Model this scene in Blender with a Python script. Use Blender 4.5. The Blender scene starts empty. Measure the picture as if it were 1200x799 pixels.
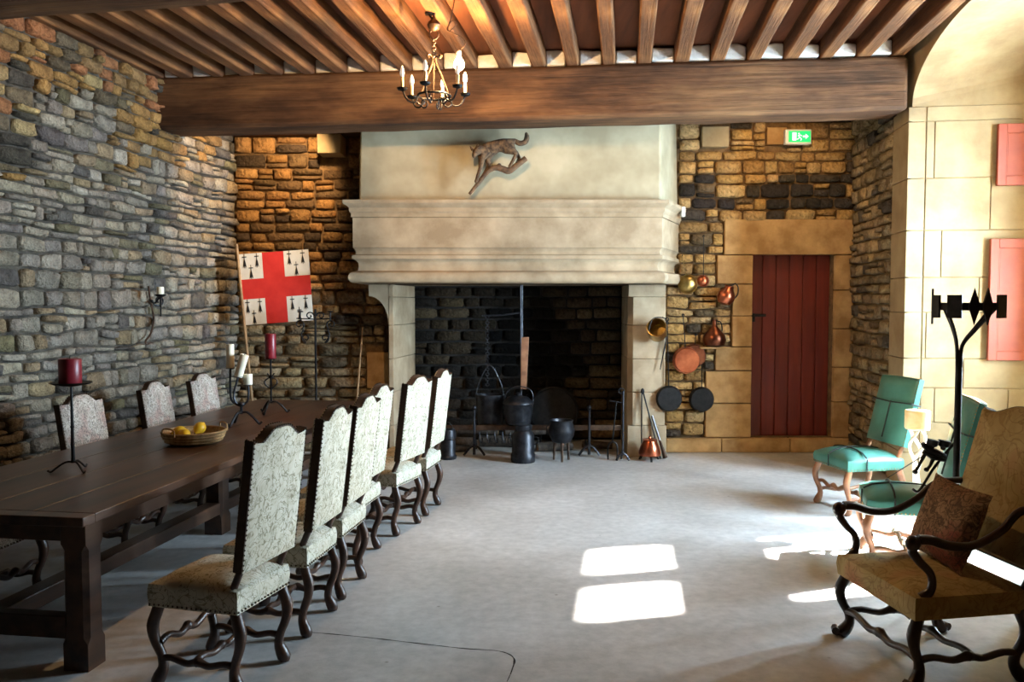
import bpy, math, random
from mathutils import Vector, Matrix, noise
R = math.radians
V = Vector
rnd = random.Random(7)
sc = bpy.context.scene
C = sc.collection

# ------------------------------------------------------------------ camera, light, exposure
CAM_H, FPX, PITCH = 1.75, 960.0, R(2.65)
cd = bpy.data.cameras.new('camera'); cam = bpy.data.objects.new('camera', cd); C.objects.link(cam)
cam.location = (0, 0, CAM_H); cam.rotation_euler = (R(90) - PITCH, 0, 0)
cd.sensor_width = 36; cd.lens = 36 * FPX / 1200; cd.clip_start = .05; cd.clip_end = 300
sc.camera = cam

W = bpy.data.worlds.new('sky'); sc.world = W; W.use_nodes = True
W.node_tree.nodes['Background'].inputs[0].default_value = (.59, .80, 1.0, 1)
W.node_tree.nodes['Background'].inputs[1].default_value = 70.0

SUN_EL = R(35.6)
sdir = V((-.97 * math.cos(SUN_EL), -.23 * math.cos(SUN_EL), -math.sin(SUN_EL)))
sl = bpy.data.lights.new('sun', 'SUN'); sl.energy = 85; sl.angle = R(1.4); sl.color = (1, .97, .93)
so = bpy.data.objects.new('sun', sl); C.objects.link(so)
so.rotation_euler = sdir.to_track_quat('-Z', 'Y').to_euler(); so.location = (9, 8, 7)
BULB_POWER = 900.0

sc.view_settings.view_transform = 'Standard'; sc.view_settings.look = 'None'
sc.view_settings.gamma = 1; sc.view_settings.use_curve_mapping = False
sc.view_settings.exposure = 1.5

# ------------------------------------------------------------------ geometry of the place
AX = V((.1387, .9903, 0))        # along the side walls and joists
BX = V((.9903, -.1387, 0))       # across, to the right
DB = 9.6                         # back wall plane
FWD = V((0, math.cos(PITCH), -math.sin(PITCH))); UP = V((0, math.sin(PITCH), math.cos(PITCH)))
def ray(px, py): return FWD + V((1, 0, 0)) * ((px - 600) / FPX) + UP * ((399.5 - py) / FPX)
def P(px, py, Y=None, Z=None):   # a point seen in the photograph at a known depth or height
    d = ray(px, py)
    t = Y / d.y if Y is not None else (Z - CAM_H) / d.z
    return V((0, 0, CAM_H)) + d * t
def S(r, g, b):
    f = lambda c: (c / 255 / 12.92) if c <= 10 else ((c / 255 + .055) / 1.055) ** 2.4
    return (f(r), f(g), f(b))
def lwx(y): return -3.23 - .14 * (9.6 - y)
def rwx(y): return 4.0 - .14 * (9.6 - y)
def zceil(x): return 3.93 + .115 * (x + 3.4) / 7.1     # underside of joists

# ------------------------------------------------------------------ materials
MATS = {}
def nt(name):
    m = bpy.data.materials.new(name); m.use_nodes = True; MATS[name] = m
    t = m.node_tree; b = t.nodes['Principled BSDF']; return m, t, b
def coords(t, scale, kind='Object'):
    tc = t.nodes.new('ShaderNodeTexCoord'); mp = t.nodes.new('ShaderNodeMapping')
    mp.inputs['Scale'].default_value = scale
    t.links.new(tc.outputs[kind], mp.inputs['Vector']); return mp.outputs['Vector']
def noise_n(t, vec, scale, detail=4, rough=.6, dist=0):
    n = t.nodes.new('ShaderNodeTexNoise'); n.inputs['Scale'].default_value = scale
    n.inputs['Detail'].default_value = detail; n.inputs['Roughness'].default_value = rough
    n.inputs['Distortion'].default_value = dist
    t.links.new(vec, n.inputs['Vector']); return n.outputs['Fac']
def ramp(t, fac, stops):
    r = t.nodes.new('ShaderNodeValToRGB'); e = r.color_ramp.elements
    while len(e) < len(stops): e.new(.5)
    for i, (p, c) in enumerate(stops): e[i].position = p; e[i].color = (*c, 1)
    t.links.new(fac, r.inputs['Fac']); return r.outputs['Color']
def mix(t, fac, a, b, mode='MIX'):
    m = t.nodes.new('ShaderNodeMix'); m.data_type = 'RGBA'; m.blend_type = mode
    for s, x in ((m.inputs['Factor'], fac), (m.inputs['A'], a), (m.inputs['B'], b)):
        if isinstance(x, (int, float)): s.default_value = x
        elif isinstance(x, tuple): s.default_value = (*x, 1)
        else: t.links.new(x, s)
    return m.outputs['Result']
def bump(t, b, h, strength, dist):
    n = t.nodes.new('ShaderNodeBump'); n.inputs['Strength'].default_value = strength; n.inputs['Distance'].default_value = dist
    t.links.new(h, n.inputs['Height']); t.links.new(n.outputs['Normal'], b.inputs['Normal'])
def pm(name, c1, c2, scale=6, rough=.6, metal=0, bs=.3, bd=.004, bscale=None, stretch=(1, 1, 1), lo=.35, hi=.68, spec=.5, coat=0):
    m, t, b = nt(name)
    v = coords(t, stretch); f = noise_n(t, v, scale)
    t.links.new(ramp(t, f, [(lo, c1), (hi, c2)]), b.inputs['Base Color'])
    b.inputs['Roughness'].default_value = rough; b.inputs['Metallic'].default_value = metal
    b.inputs['Specular IOR Level'].default_value = spec; b.inputs['Coat Weight'].default_value = coat
    if bs: bump(t, b, noise_n(t, v, bscale or scale * 3), bs, bd)
    return m
def stone_mat(name):
    m, t, b = nt(name)
    a = t.nodes.new('ShaderNodeAttribute'); a.attribute_name = 'tint'
    v = coords(t, (1, 1, 1), 'Object')
    f1 = noise_n(t, v, 7, 6, .7, .4); f2 = noise_n(t, v, 34, 5, .7); f3 = noise_n(t, v, 16, 3, .6)
    c = mix(t, 1.0, a.outputs['Color'], ramp(t, f1, [(.3, (.52, .50, .48)), (.55, (.98, .98, .97)), (.75, (1.3, 1.28, 1.22))]), 'MULTIPLY')
    c = mix(t, 1.0, c, ramp(t, f2, [(.32, (.58, .57, .56)), (.5, (1, 1, 1)), (.7, (1.22, 1.2, 1.16))]), 'MULTIPLY')
    t.links.new(c, b.inputs['Base Color']); b.inputs['Roughness'].default_value = .9
    b.inputs['Specular IOR Level'].default_value = .2
    ad = t.nodes.new('ShaderNodeMath'); ad.operation = 'ADD'
    t.links.new(f3, ad.inputs[0]); t.links.new(f2, ad.inputs[1]); bump(t, b, ad.outputs[0], .9, .03)
    return m
stone_mat('stone')
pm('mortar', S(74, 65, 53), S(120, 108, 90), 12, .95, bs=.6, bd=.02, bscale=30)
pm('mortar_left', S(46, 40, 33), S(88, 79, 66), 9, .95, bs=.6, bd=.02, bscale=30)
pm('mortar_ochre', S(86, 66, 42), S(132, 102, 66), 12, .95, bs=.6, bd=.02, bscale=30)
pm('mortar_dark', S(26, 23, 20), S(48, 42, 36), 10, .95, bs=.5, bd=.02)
pm('ashlar', S(142, 119, 85), S(167, 147, 110), 3.2, .85, bs=.25, bd=.006, bscale=26)
pm('ashlar_ochre', S(150, 112, 66), S(196, 158, 104), 4, .88, bs=.4, bd=.008, bscale=24)
pm('limestone', S(142, 122, 94), S(176, 157, 128), 3.5, .8, bs=.3, bd=.006, bscale=22)
pm('plaster', S(156, 142, 112), S(190, 178, 147), 1.6, .9, bs=.2, bd=.006, bscale=14)
pm('plaster_white', S(205, 200, 190), S(232, 228, 220), 9, .95, bs=.6, bd=.02, bscale=20)
def timber(name, c1, c2, c3):
    m, t, b = nt(name)
    vg = coords(t, (.05, 1, 1)); vs_ = coords(t, (.35, 1, 1)); vc = coords(t, (.02, 1, 1))
    g = noise_n(t, vg, 26, 5, .65, .6); st = noise_n(t, vs_, 3.2, 4, .6); ck = noise_n(t, vc, 16, 3, .6)
    c = ramp(t, st, [(.3, c1), (.5, c2), (.72, c3)])
    c = mix(t, 1.0, c, ramp(t, g, [(.3, (.55, .53, .5)), (.5, (.95, .95, .95)), (.72, (1.25, 1.22, 1.18))]), 'MULTIPLY')
    c = mix(t, 1.0, c, ramp(t, ck, [(.30, (.35, .33, .3)), (.37, (1, 1, 1))]), 'MULTIPLY')
    t.links.new(c, b.inputs['Base Color']); b.inputs['Roughness'].default_value = .8; b.inputs['Specular IOR Level'].default_value = .25
    ad = t.nodes.new('ShaderNodeMath'); ad.operation = 'ADD'; t.links.new(g, ad.inputs[0]); t.links.new(ck, ad.inputs[1])
    bump(t, b, ad.outputs[0], .6, .02)
timber('beam_wood', S(46, 30, 19), S(88, 60, 38), S(124, 90, 58))
timber('joist_wood', S(58, 37, 22), S(98, 64, 38), S(136, 94, 56))
pm('board_wood', S(80, 42, 24), S(128, 74, 42), 4, .8, bs=.3, bd=.006, stretch=(1.2, .15, 1))
pm('table_wood', S(48, 31, 22), S(90, 62, 43), 5, .36, bs=.15, bd=.003, bscale=14, stretch=(1.5, .14, 1.5), spec=.5)
pm('chair_wood', S(40, 24, 15), S(76, 47, 30), 8, .38, bs=.1, bd=.002)
pm('pale_wood', S(116, 78, 54), S(160, 112, 80), 8, .45, bs=.1, bd=.002)
pm('dark_wood', S(26, 15, 11), S(52, 30, 20), 9, .3, bs=.1, bd=.002)
pm('stick_wood', S(120, 92, 60), S(168, 134, 92), 12, .7)
pm('iron', S(16, 15, 15), S(36, 34, 33), 20, .5, .6, bs=.25, bd=.002, bscale=60)
pm('iron_grey', S(34, 34, 37), S(62, 62, 66), 12, .42, .7, bs=.2, bd=.002)
pm('iron_brown', S(56, 40, 30), S(96, 72, 54), 16, .45, .6, bs=.2, bd=.002)
pm('copper', S(160, 84, 58), S(202, 120, 88), 7, .28, 1, bs=.1, bd=.002)
pm('copper_dull', S(92, 52, 38), S(142, 84, 60), 7, .34, 1, bs=.1, bd=.002)
pm('brass', S(138, 112, 60), S(186, 158, 96), 8, .32, 1, bs=.1, bd=.002)
pm('wax_red', S(104, 18, 28), S(136, 30, 40), 9, .38, bs=0)
pm('wax_white', S(226, 214, 184), S(240, 232, 208), 8, .45, bs=0)
pm('wax_amber', S(232, 196, 130), S(246, 226, 176), 9, .45, bs=0)
pm('wick', S(40, 34, 28), S(60, 50, 40), 9, .8, bs=0)
pm('lemon_peel', S(214, 160, 20), S(236, 190, 44), 9, .42, bs=.2, bd=.002, bscale=60)
pm('wicker', S(142, 108, 66), S(190, 156, 106), 40, .7, bs=.4, bd=.003)
pm('red_paint', S(92, 21, 6), S(116, 33, 11), 5, .5, bs=.15, bd=.003, stretch=(3, 3, .3))
pm('shutter_paint', S(142, 58, 34), S(160, 72, 44), 5, .55, bs=.1, bd=.002)
pm('flag_red', S(204, 38, 30), S(216, 50, 40), 7, .8, bs=.1, bd=.002)
pm('flag_white', S(222, 214, 196), S(234, 228, 214), 7, .8, bs=.1, bd=.002)
pm('flag_black', S(22, 20, 20), S(34, 30, 28), 7, .8, bs=0)
pm('turquoise', S(58, 114, 104), S(78, 136, 124), 4, .36, bs=.12, bd=.003, bscale=30)
pm('velvet_brown', S(52, 38, 28), S(80, 60, 44), 10, .8, bs=.2, bd=.002)
pm('fur', S(52, 38, 26), S(116, 90, 62), 26, .9, bs=.8, bd=.012, bscale=90)
pm('bark', S(70, 52, 36), S(116, 88, 62), 20, .9, bs=.7, bd=.01, bscale=30)
pm('log', S(46, 38, 32), S(92, 80, 68), 18, .9, bs=.7, bd=.01, bscale=30)
pm('rope', S(20, 28, 28), S(36, 44, 42), 30, .7, bs=0)
pm('sign_white', S(220, 222, 214), S(232, 234, 228), 5, .5, bs=0)
pm('nail_brass', S(120, 96, 60), S(160, 132, 88), 10, .35, .8, bs=0)
pm('nail_dark', S(60, 46, 34), S(86, 68, 50), 10, .4, .7, bs=0)
pm('whitewash_iron', S(206, 196, 172), S(230, 224, 206), 14, .6, bs=.2, bd=.002)

def fabric(name, base, base2, line, scale, lw=.10, extra=None, soft=1.0):
    m, t, b = nt(name); v = coords(t, (1, 1, 1))
    f1 = noise_n(t, v, scale, 1.5, .5, 2.2); f2 = noise_n(t, v, scale * 2.1, 1.0, .5, 1.5)
    k0, k1 = (0, 0, 0), (soft,) * 3
    l1 = ramp(t, f1, [(.5 - lw, k0), (.5 - lw * .3, k1), (.5 + lw * .3, k1), (.5 + lw, k0)])
    l2 = ramp(t, f2, [(.44 - lw, k0), (.44 - lw * .3, k1), (.44 + lw * .3, k1), (.44 + lw, k0)])
    bg = ramp(t, noise_n(t, v, scale * .9, 3), [(.38, base), (.62, base2)])
    if extra: bg = mix(t, ramp(t, noise_n(t, v, scale * .45, 2), [(.50, (0, 0, 0)), (.64, (1, 1, 1))]), bg, extra)
    bg = mix(t, l1, bg, line); bg = mix(t, l2, bg, line)
    t.links.new(bg, b.inputs['Base Color']); b.inputs['Roughness'].default_value = .88
    b.inputs['Specular IOR Level'].default_value = .15
    bump(t, b, noise_n(t, v, 220, 2), .25, .002)
fabric('fabric_leaf', S(180, 173, 152), S(198, 193, 175), S(122, 115, 92), 10, .026, None, .85)
fabric('fabric_pink', S(176, 164, 150), S(202, 194, 180), S(116, 106, 98), 18, .04, S(176, 148, 136))
fabric('fabric_tapestry', S(146, 126, 82), S(174, 154, 106), S(120, 96, 60), 5, .03, S(154, 106, 76), .5)
fabric('fabric_cushion', S(118, 90, 64), S(146, 116, 84), S(74, 56, 42), 11, .05, S(120, 66, 52), .8)

def floor_mat():
    m, t, b = nt('floor_concrete'); v = coords(t, (1, 1, 1))
    f1 = noise_n(t, v, 1.1, 6, .6); f2 = noise_n(t, v, 14, 5, .6); f3 = noise_n(t, v, 70, 3, .6)
    c = ramp(t, f1, [(.3, S(164, 161, 156)), (.7, S(198, 196, 193))])
    c = mix(t, 1.0, c, ramp(t, f2, [(.3, (.82, .82, .82)), (.7, (1.1, 1.1, 1.1))]), 'MULTIPLY')
    vo = t.nodes.new('ShaderNodeTexVoronoi'); vo.inputs['Scale'].default_value = 3.2; t.links.new(v, vo.inputs['Vector'])
    sp = ramp(t, vo.outputs['Distance'], [(.02, (.45, .42, .38)), (.045, (1, 1, 1))])
    c = mix(t, .8, c, sp, 'MULTIPLY')
    t.links.new(c, b.inputs['Base Color'])
    b.inputs['Specular IOR Level'].default_value = .4
    t.links.new(ramp(t, f1, [(.3, (.42,) * 3), (.7, (.6,) * 3)]), b.inputs['Roughness'])
    bump(t, b, f3, .2, .004)
floor_mat()
def emit(name, col, s):
    m, t, b = nt(name); b.inputs['Base Color'].default_value = (*col, 1)
    b.inputs['Emission Color'].default_value = (*col, 1); b.inputs['Emission Strength'].default_value = s
emit('bulb_lit', (1.0, .62, .28), BULB_POWER)
emit('sign_green', (.01, .50, .13), .45)
emit('sign_figure', (.75, 1, .85), .45)
emit('bulb_flame', (.95, .86, .70), .12)
def glass():
    m, t, b = nt('pane_glass')
    tr = t.nodes.new('ShaderNodeBsdfTransparent'); gl = t.nodes.new('ShaderNodeBsdfGlossy'); gl.inputs['Roughness'].default_value = .05
    mx = t.nodes.new('ShaderNodeMixShader'); mx.inputs[0].default_value = .06
    t.links.new(tr.outputs[0], mx.inputs[1]); t.links.new(gl.outputs[0], mx.inputs[2])
    t.links.new(mx.outputs[0], t.nodes['Material Output'].inputs['Surface'])
glass()

# ------------------------------------------------------------------ object helpers
def tag(o, label=None, cat=None, group=None, kind=None):
    if label: o['label'] = label
    if cat: o['category'] = cat
    if group: o['group'] = group
    if kind: o['kind'] = kind
    return o
def thing(name, label, cat, loc=(0, 0, 0), rz=0, group=None):
    o = bpy.data.objects.new(name, None); C.objects.link(o); o.empty_display_size = .1
    o.location = loc; o.rotation_euler = (0, 0, rz); return tag(o, label, cat, group)
def copy_tree(o, parent=None):
    c = o.copy(); C.objects.link(c); c.parent = parent
    for ch in list(o.children): copy_tree(ch, c)
    return c
def spl(pts, n=6):
    pts = [V(p) for p in pts]
    if len(pts) < 3: return pts
    out = []
    for i in range(len(pts) - 1):
        p0 = pts[max(i - 1, 0)]; p1 = pts[i]; p2 = pts[i + 1]; p3 = pts[min(i + 2, len(pts) - 1)]
        for k in range(n):
            t = k / n
            out.append(.5 * ((2 * p1) + (p2 - p0) * t + (2 * p0 - 5 * p1 + 4 * p2 - p3) * t * t + (3 * p1 - p0 - 3 * p2 + p3) * t ** 3))
    out.append(pts[-1]); return out
def lerp_list(vals, n):
    out = []
    for i in range(n):
        x = i / (n - 1) * (len(vals) - 1); k = min(int(x), len(vals) - 2); out.append(vals[k] + (vals[k + 1] - vals[k]) * (x - k))
    return out
class MB:
    def __init__(s): s.v = []; s.f = []
    def add(s, vs, fs):
        o = len(s.v); s.v += [tuple(x) for x in vs]; s.f += [tuple(i + o for i in f) for f in fs]; return s
    def hexa(s, p):  # bottom 4 ccw, top 4 ccw
        return s.add(p, [(3, 2, 1, 0), (4, 5, 6, 7), (0, 1, 5, 4), (1, 2, 6, 5), (2, 3, 7, 6), (3, 0, 4, 7)])
    def box(s, c, d, M=None):
        x, y, z = d[0] / 2, d[1] / 2, d[2] / 2
        p = [V(q) for q in ((-x, -y, -z), (x, -y, -z), (x, y, -z), (-x, y, -z), (-x, -y, z), (x, -y, z), (x, y, z), (-x, y, z))]
        if M is not None: p = [M @ q for q in p]
        return s.hexa([q + V(c) for q in p])
    def box2(s, a, b): return s.box([(a[i] + b[i]) / 2 for i in range(3)], [abs(b[i] - a[i]) for i in range(3)])
    def tube(s, path, rad, n=8, flat=1.0, cap=True, smooth_n=0):
        path = spl(path, smooth_n) if smooth_n else [V(p) for p in path]
        m = len(path)
        rads = [rad] * m if isinstance(rad, (int, float)) else lerp_list(list(rad), m)
        vs, fs = [], []; nrm = None
        for i in range(m):
            t = (path[min(i + 1, m - 1)] - path[max(i - 1, 0)])
            t = t.normalized() if t.length > 1e-9 else V((0, 0, 1))
            if nrm is None:
                a = V((0, 0, 1)) if abs(t.z) < .9 else V((1, 0, 0)); nrm = t.cross(a).normalized()
            else:
                nrm = (nrm - t * nrm.dot(t)); nrm = nrm.normalized() if nrm.length > 1e-6 else t.orthogonal().normalized()
            bn = t.cross(nrm)
            for k in range(n):
                a = 2 * math.pi * k / n; vs.append(path[i] + nrm * (math.cos(a) * rads[i]) + bn * (math.sin(a) * rads[i] * flat))
        for i in range(m - 1):
            for k in range(n):
                k2 = (k + 1) % n; fs.append((i * n + k, i * n + k2, (i + 1) * n + k2, (i + 1) * n + k))
        if cap: fs.append(tuple(range(n))[::-1]); fs.append(tuple((m - 1) * n + k for k in range(n)))
        return s.add(vs, fs)
    def lathe(s, prof, M=None, n=20):
        M = M or Matrix.Identity(4); vs, fs = [], []; m = len(prof)
        for r, z in prof:
            for k in range(n):
                a = 2 * math.pi * k / n; vs.append(M @ V((max(r, 1e-4) * math.cos(a), max(r, 1e-4) * math.sin(a), z)))
        for i in range(m - 1):
            for k in range(n):
                k2 = (k + 1) % n; fs.append((i * n + k, i * n + k2, (i + 1) * n + k2, (i + 1) * n + k))
        fs.append(tuple(range(n))[::-1]); fs.append(tuple((m - 1) * n + k for k in range(n)))
        return s.add(vs, fs)
    def ell(s, c, r, M=None, n=14, m=9):
        M = M or Matrix.Identity(4)
        return s.lathe([(math.sin(math.pi * i / m), -math.cos(math.pi * i / m)) for i in range(m + 1)],
                       Matrix.Translation(V(c)) @ M @ Matrix.Diagonal((r[0], r[1], r[2], 1)), n)
    def prism(s, out, M, d):   # outline in local xy, thickness along local z 0..d
        n = len(out); vs = [M @ V((x, y, 0)) for x, y in out] + [M @ V((x, y, d)) for x, y in out]
        fs = [tuple(range(n))[::-1], tuple(range(n, 2 * n))] + [(i, (i + 1) % n, n + (i + 1) % n, n + i) for i in range(n)]
        return s.add(vs, fs)
    def ring(s, c, r, w, M=None, n=24, m=8):
        M = M or Matrix.Identity(4)
        vs = []; fs = []
        for i in range(n):
            a = 2 * math.pi * i / n
            for k in range(m):
                b = 2 * math.pi * k / m; q = r + w * math.cos(b)
                vs.append(V(c) + (M @ V((q * math.cos(a), q * math.sin(a), w * math.sin(b)))))
        for i in range(n):
            for k in range(m):
                i2, k2 = (i + 1) % n, (k + 1) % m; fs.append((i * m + k, i2 * m + k, i2 * m + k2, i * m + k2))
        return s.add(vs, fs)
    def build(s, name, mat, parent=None, smooth=True, bevel=0, angle=38):
        me = bpy.data.meshes.new(name); me.from_pydata(s.v, [], s.f); me.validate(); me.update()
        me.materials.append(MATS[mat])
        o = bpy.data.objects.new(name, me); C.objects.link(o)
        if parent: o.parent = parent
        if smooth:
            me.polygons.foreach_set('use_smooth', [True] * len(me.polygons)); me.set_sharp_from_angle(angle=R(angle))
        if bevel:
            md = o.modifiers.new('bevel', 'BEVEL'); md.width = bevel; md.segments = 2; md.limit_method = 'ANGLE'
        return o
def frame(x, z, o=(0, 0, 0)):   # matrix from x-axis and z-axis
    x = V(x).normalized(); z = V(z); z = (z - x * z.dot(x)).normalized(); y = z.cross(x)
    M = Matrix((x, y, z)).transposed().to_4x4(); M.translation = V(o); return M
def lbox(name, a, b, w, h, mat, parent=None, bevel=.012, up=(0, 0, 1), wob=0):
    """timber from a to b, with its own local axes so that the grain runs along it"""
    a, b = V(a), V(b); L = (b - a).length; m = MB(); n = max(2, int(L / .35)) if wob else 1
    rr = random.Random(int(abs(a.x * 977 + a.y * 131 + a.z * 37) * 10))
    vs, fs = [], []
    for i in range(n + 1):
        x = L * i / n
        for (yy, zz) in ((-w / 2, -h / 2), (w / 2, -h / 2), (w / 2, h / 2), (-w / 2, h / 2)):
            vs.append((x, yy + rr.uniform(-wob, wob), zz + rr.uniform(-wob, wob)))
    for i in range(n):
        for k in range(4):
            k2 = (k + 1) % 4; fs.append((i * 4 + k, (i + 1) * 4 + k, (i + 1) * 4 + k2, i * 4 + k2))
    fs += [(0, 1, 2, 3), tuple(n * 4 + k for k in (3, 2, 1, 0))]
    m.add(vs, fs); o = m.build(name, mat, parent, bevel=bevel)
    o.matrix_world = frame(b - a, up, a); return o

# ------------------------------------------------------------------ stones laid one by one
def stone_geo(rr, uc, a, fb, ft, O, u, v, n, depth):
    """an irregular rounded block between course lines fb(u), ft(u); 50 triangles"""
    c = rr.uniform(.76, .93); e = rr.uniform(.66, .9)
    base = [(-1, -e), (-c, -1), (rr.uniform(-.2, .2), -1.03), (c, -1), (1, -e * .9), (1, e), (c * .95, 1), (rr.uniform(-.2, .2), 1.03), (-c, 1), (-1, e * .95)]
    base = [(x * rr.uniform(.94, 1.01), y * rr.uniform(.9, 1.01)) for x, y in base]
    vs = []
    def pt(x, y, d):
        uu = uc + x * a; b0, t0 = fb(uu), ft(uu)
        return O + u * uu + v * ((b0 + t0) / 2 + y * (t0 - b0) / 2) + n * d
    for x, y in base: vs.append(pt(x, y, -.05))
    for x, y in base: vs.append(pt(x * .99, y * .98, depth * rr.uniform(.25, .6)))
    tx, ty = rr.uniform(-.3, .3), rr.uniform(-.3, .3)
    for x, y in base:
        k = rr.uniform(.80, .92); vs.append(pt(x * k, y * k, depth * (rr.uniform(.86, 1.1) + tx * x * .4 + ty * y * .5)))
    vs.append(pt(0, 0, depth * rr.uniform(.95, 1.12)))
    fs = []
    for r in (0, 10):
        for k in range(10): fs.append((r + k, r + (k + 1) % 10, r + 10 + (k + 1) % 10, r + 10 + k))
    for k in range(10): fs.append((20 + k, 20 + (k + 1) % 10, 30))
    return vs, fs
def add_tint(me, cols):
    at = me.color_attributes.new('tint', 'FLOAT_COLOR', 'POINT')
    flat = []
    for c in cols: flat += [c[0], c[1], c[2], 1]
    at.data.foreach_set('color', flat)
def stones(parent, seed, O, u, v, n, U0, U1, V0, V1, excl, pal, hr, lr, dep=(.035, .075), nmax=300, gap=.012, wob=.02, name='stone'):
    rr = random.Random(seed); O, u, v, n = V(O), V(u), V(v), V(n)
    lines = [V0]
    while lines[-1] < V1 - hr[0] * 1.2: lines.append(lines[-1] + rr.uniform(*hr))
    lines[-1] = V1
    def line(k):
        if k in (0, len(lines) - 1): return lambda x: lines[k]
        return lambda x: lines[k] + wob * noise.noise((x * 1.6, k * 3.7, seed * 1.3)) + wob * .5 * noise.noise((x * 6, k * 9.1, seed))
    items = []
    for k in range(len(lines) - 1):
        b, t = lines[k], lines[k + 1]; h = t - b
        iv = [(U0, U1)]
        for (a0, a1, b0, b1) in excl:
            if b0 < t - .3 * h and b1 > b + .3 * h:
                nv = []
                for (p, q) in iv:
                    if a1 <= p or a0 >= q: nv.append((p, q)); continue
                    if a0 - p > .05: nv.append((p, a0))
                    if q - a1 > .05: nv.append((a1, q))
                iv = nv
        fb0, ft0 = line(k), line(k + 1)
        for (p, q) in iv:
            x = p
            while x < q - 1e-4:
                L = rr.uniform(*lr) * (1 if h > (hr[0] + hr[1]) / 2 else rr.uniform(.9, 1.3))
                if q - (x + L) < lr[0] * .8: L = q - x
                if L > lr[1] * 1.5: L = L / 2
                uc, a = x + L / 2, L / 2 - gap / 2
                g = gap / 2
                def mk(f0, f1, l0, l1):
                    return (lambda z, f0=f0, f1=f1: f0(z) + (f1(z) - f0(z)) * l0 + g), (lambda z, f0=f0, f1=f1: f0(z) + (f1(z) - f0(z)) * l1 - g)
                parts = [(0, 1)]
                if h > hr[0] * 1.5 and rr.random() < .22: s_ = rr.uniform(.35, .65); parts = [(0, s_), (s_, 1)]
                for (l0, l1) in parts:
                    fb, ft = mk(fb0, ft0, l0, l1)
                    vs, fs = stone_geo(rr, uc, a, fb, ft, O, u, v, n, rr.uniform(*dep))
                    cen = O + u * uc + v * ((fb(uc) + ft(uc)) / 2)
                    dist = (cen - V((0, 0, CAM_H))).length
                    pxx = 600 + cen.x / max(cen.y, .3) * FPX
                    inview = -60 < pxx < 1260 and cen.y > .5
                    items.append((2 * a * (ft(uc) - fb(uc)) / dist ** 2 * (1 if inview else .01), vs, fs, cen, pal(rr, cen)))
                x += L
    items.sort(key=lambda i: -i[0])
    for it in items[:nmax]:
        _, vs, fs, cen, col = it
        me = bpy.data.meshes.new(name); me.from_pydata([x - cen for x in vs], [], fs); me.update()
        me.polygons.foreach_set('use_smooth', [True] * len(fs)); me.materials.append(MATS['stone'])
        add_tint(me, [col] * len(vs))
        o = bpy.data.objects.new(name, me); C.objects.link(o); o.location = cen; o.parent = parent
    rest = items[nmax:]
    if rest:
        vs, fs, cs = [], [], []
        for it in rest:
            o = len(vs); vs += it[1]; fs += [tuple(i + o for i in f) for f in it[2]]; cs += [it[4]] * len(it[1])
        me = bpy.data.meshes.new('small_stones'); me.from_pydata(vs, [], fs); me.update()
        me.polygons.foreach_set('use_smooth', [True] * len(fs)); me.materials.append(MATS['stone']); add_tint(me, cs)
        o = bpy.data.objects.new('small_stones', me); C.objects.link(o); o.parent = parent; o['kind'] = 'stuff'
def pick(rr, table):
    tot = sum(w for w, _ in table); x = rr.uniform(0, tot)
    for w, c in table:
        x -= w
        if x <= 0: break
    k = rr.uniform(.82, 1.16); c = S(*c); return (c[0] * k, c[1] * k * rr.uniform(.97, 1.02), c[2] * k * rr.uniform(.93, 1.05))
GREY = [(4, (150, 139, 122)), (3, (136, 127, 115)), (2, (166, 156, 138)), (1.4, (98, 92, 86)), (1.2, (150, 130, 102)), (.7, (114, 106, 82))]
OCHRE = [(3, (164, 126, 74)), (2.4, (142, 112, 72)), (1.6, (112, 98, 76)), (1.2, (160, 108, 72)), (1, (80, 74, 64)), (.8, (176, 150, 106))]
YELLOW = [(4, (192, 154, 98)), (3, (174, 138, 88)), (2, (202, 170, 120)), (1.3, (84, 73, 62)), (.9, (126, 106, 80))]
BROWN = [(3, (168, 126, 78)), (2, (148, 112, 70)), (2, (118, 94, 66)), (1.4, (82, 68, 54)), (1, (184, 142, 90))]
SOOT_SHADE = [(3, (84, 70, 52)), (2, (66, 55, 42)), (1.4, (104, 88, 64)), (1, (46, 40, 33))]

# ------------------------------------------------------------------ the shell
def plate(name, pts_list, mat, parent=None):
    m = MB()
    for p in pts_list: m.hexa(p)
    o = m.build(name, mat, parent, smooth=False)
    if not parent: o['kind'] = 'structure'
    return o
YN = -2.4                                     # wall behind the camera
floor = plate('floor', [[V(p) for p in ((-6.5, -3, -.2), (6.5, -3, -.2), (6.5, 11, -.2), (-6.5, 11, -.2), (-6.5, -3, 0), (6.5, -3, 0), (6.5, 11, 0), (-6.5, 11, 0))]], 'floor_concrete')
def slab(a, b, th, z0, z1):   # vertical slab with inner face a->b, thickened to the right of a->b
    a, b = V((a[0], a[1], 0)), V((b[0], b[1], 0)); d = (b - a).normalized(); n = V((d.y, -d.x, 0)) * th
    q = [a, a + n, b + n, b]
    return [p + V((0, 0, z0)) for p in q][::-1] + [p + V((0, 0, z1)) for p in q][::-1]
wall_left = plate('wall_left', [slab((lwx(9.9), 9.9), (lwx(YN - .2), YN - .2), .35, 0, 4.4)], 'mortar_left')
wall_front = plate('wall_front', [slab((-5.6, YN), (4, YN), .3, 0, 4.4)], 'mortar')
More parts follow.
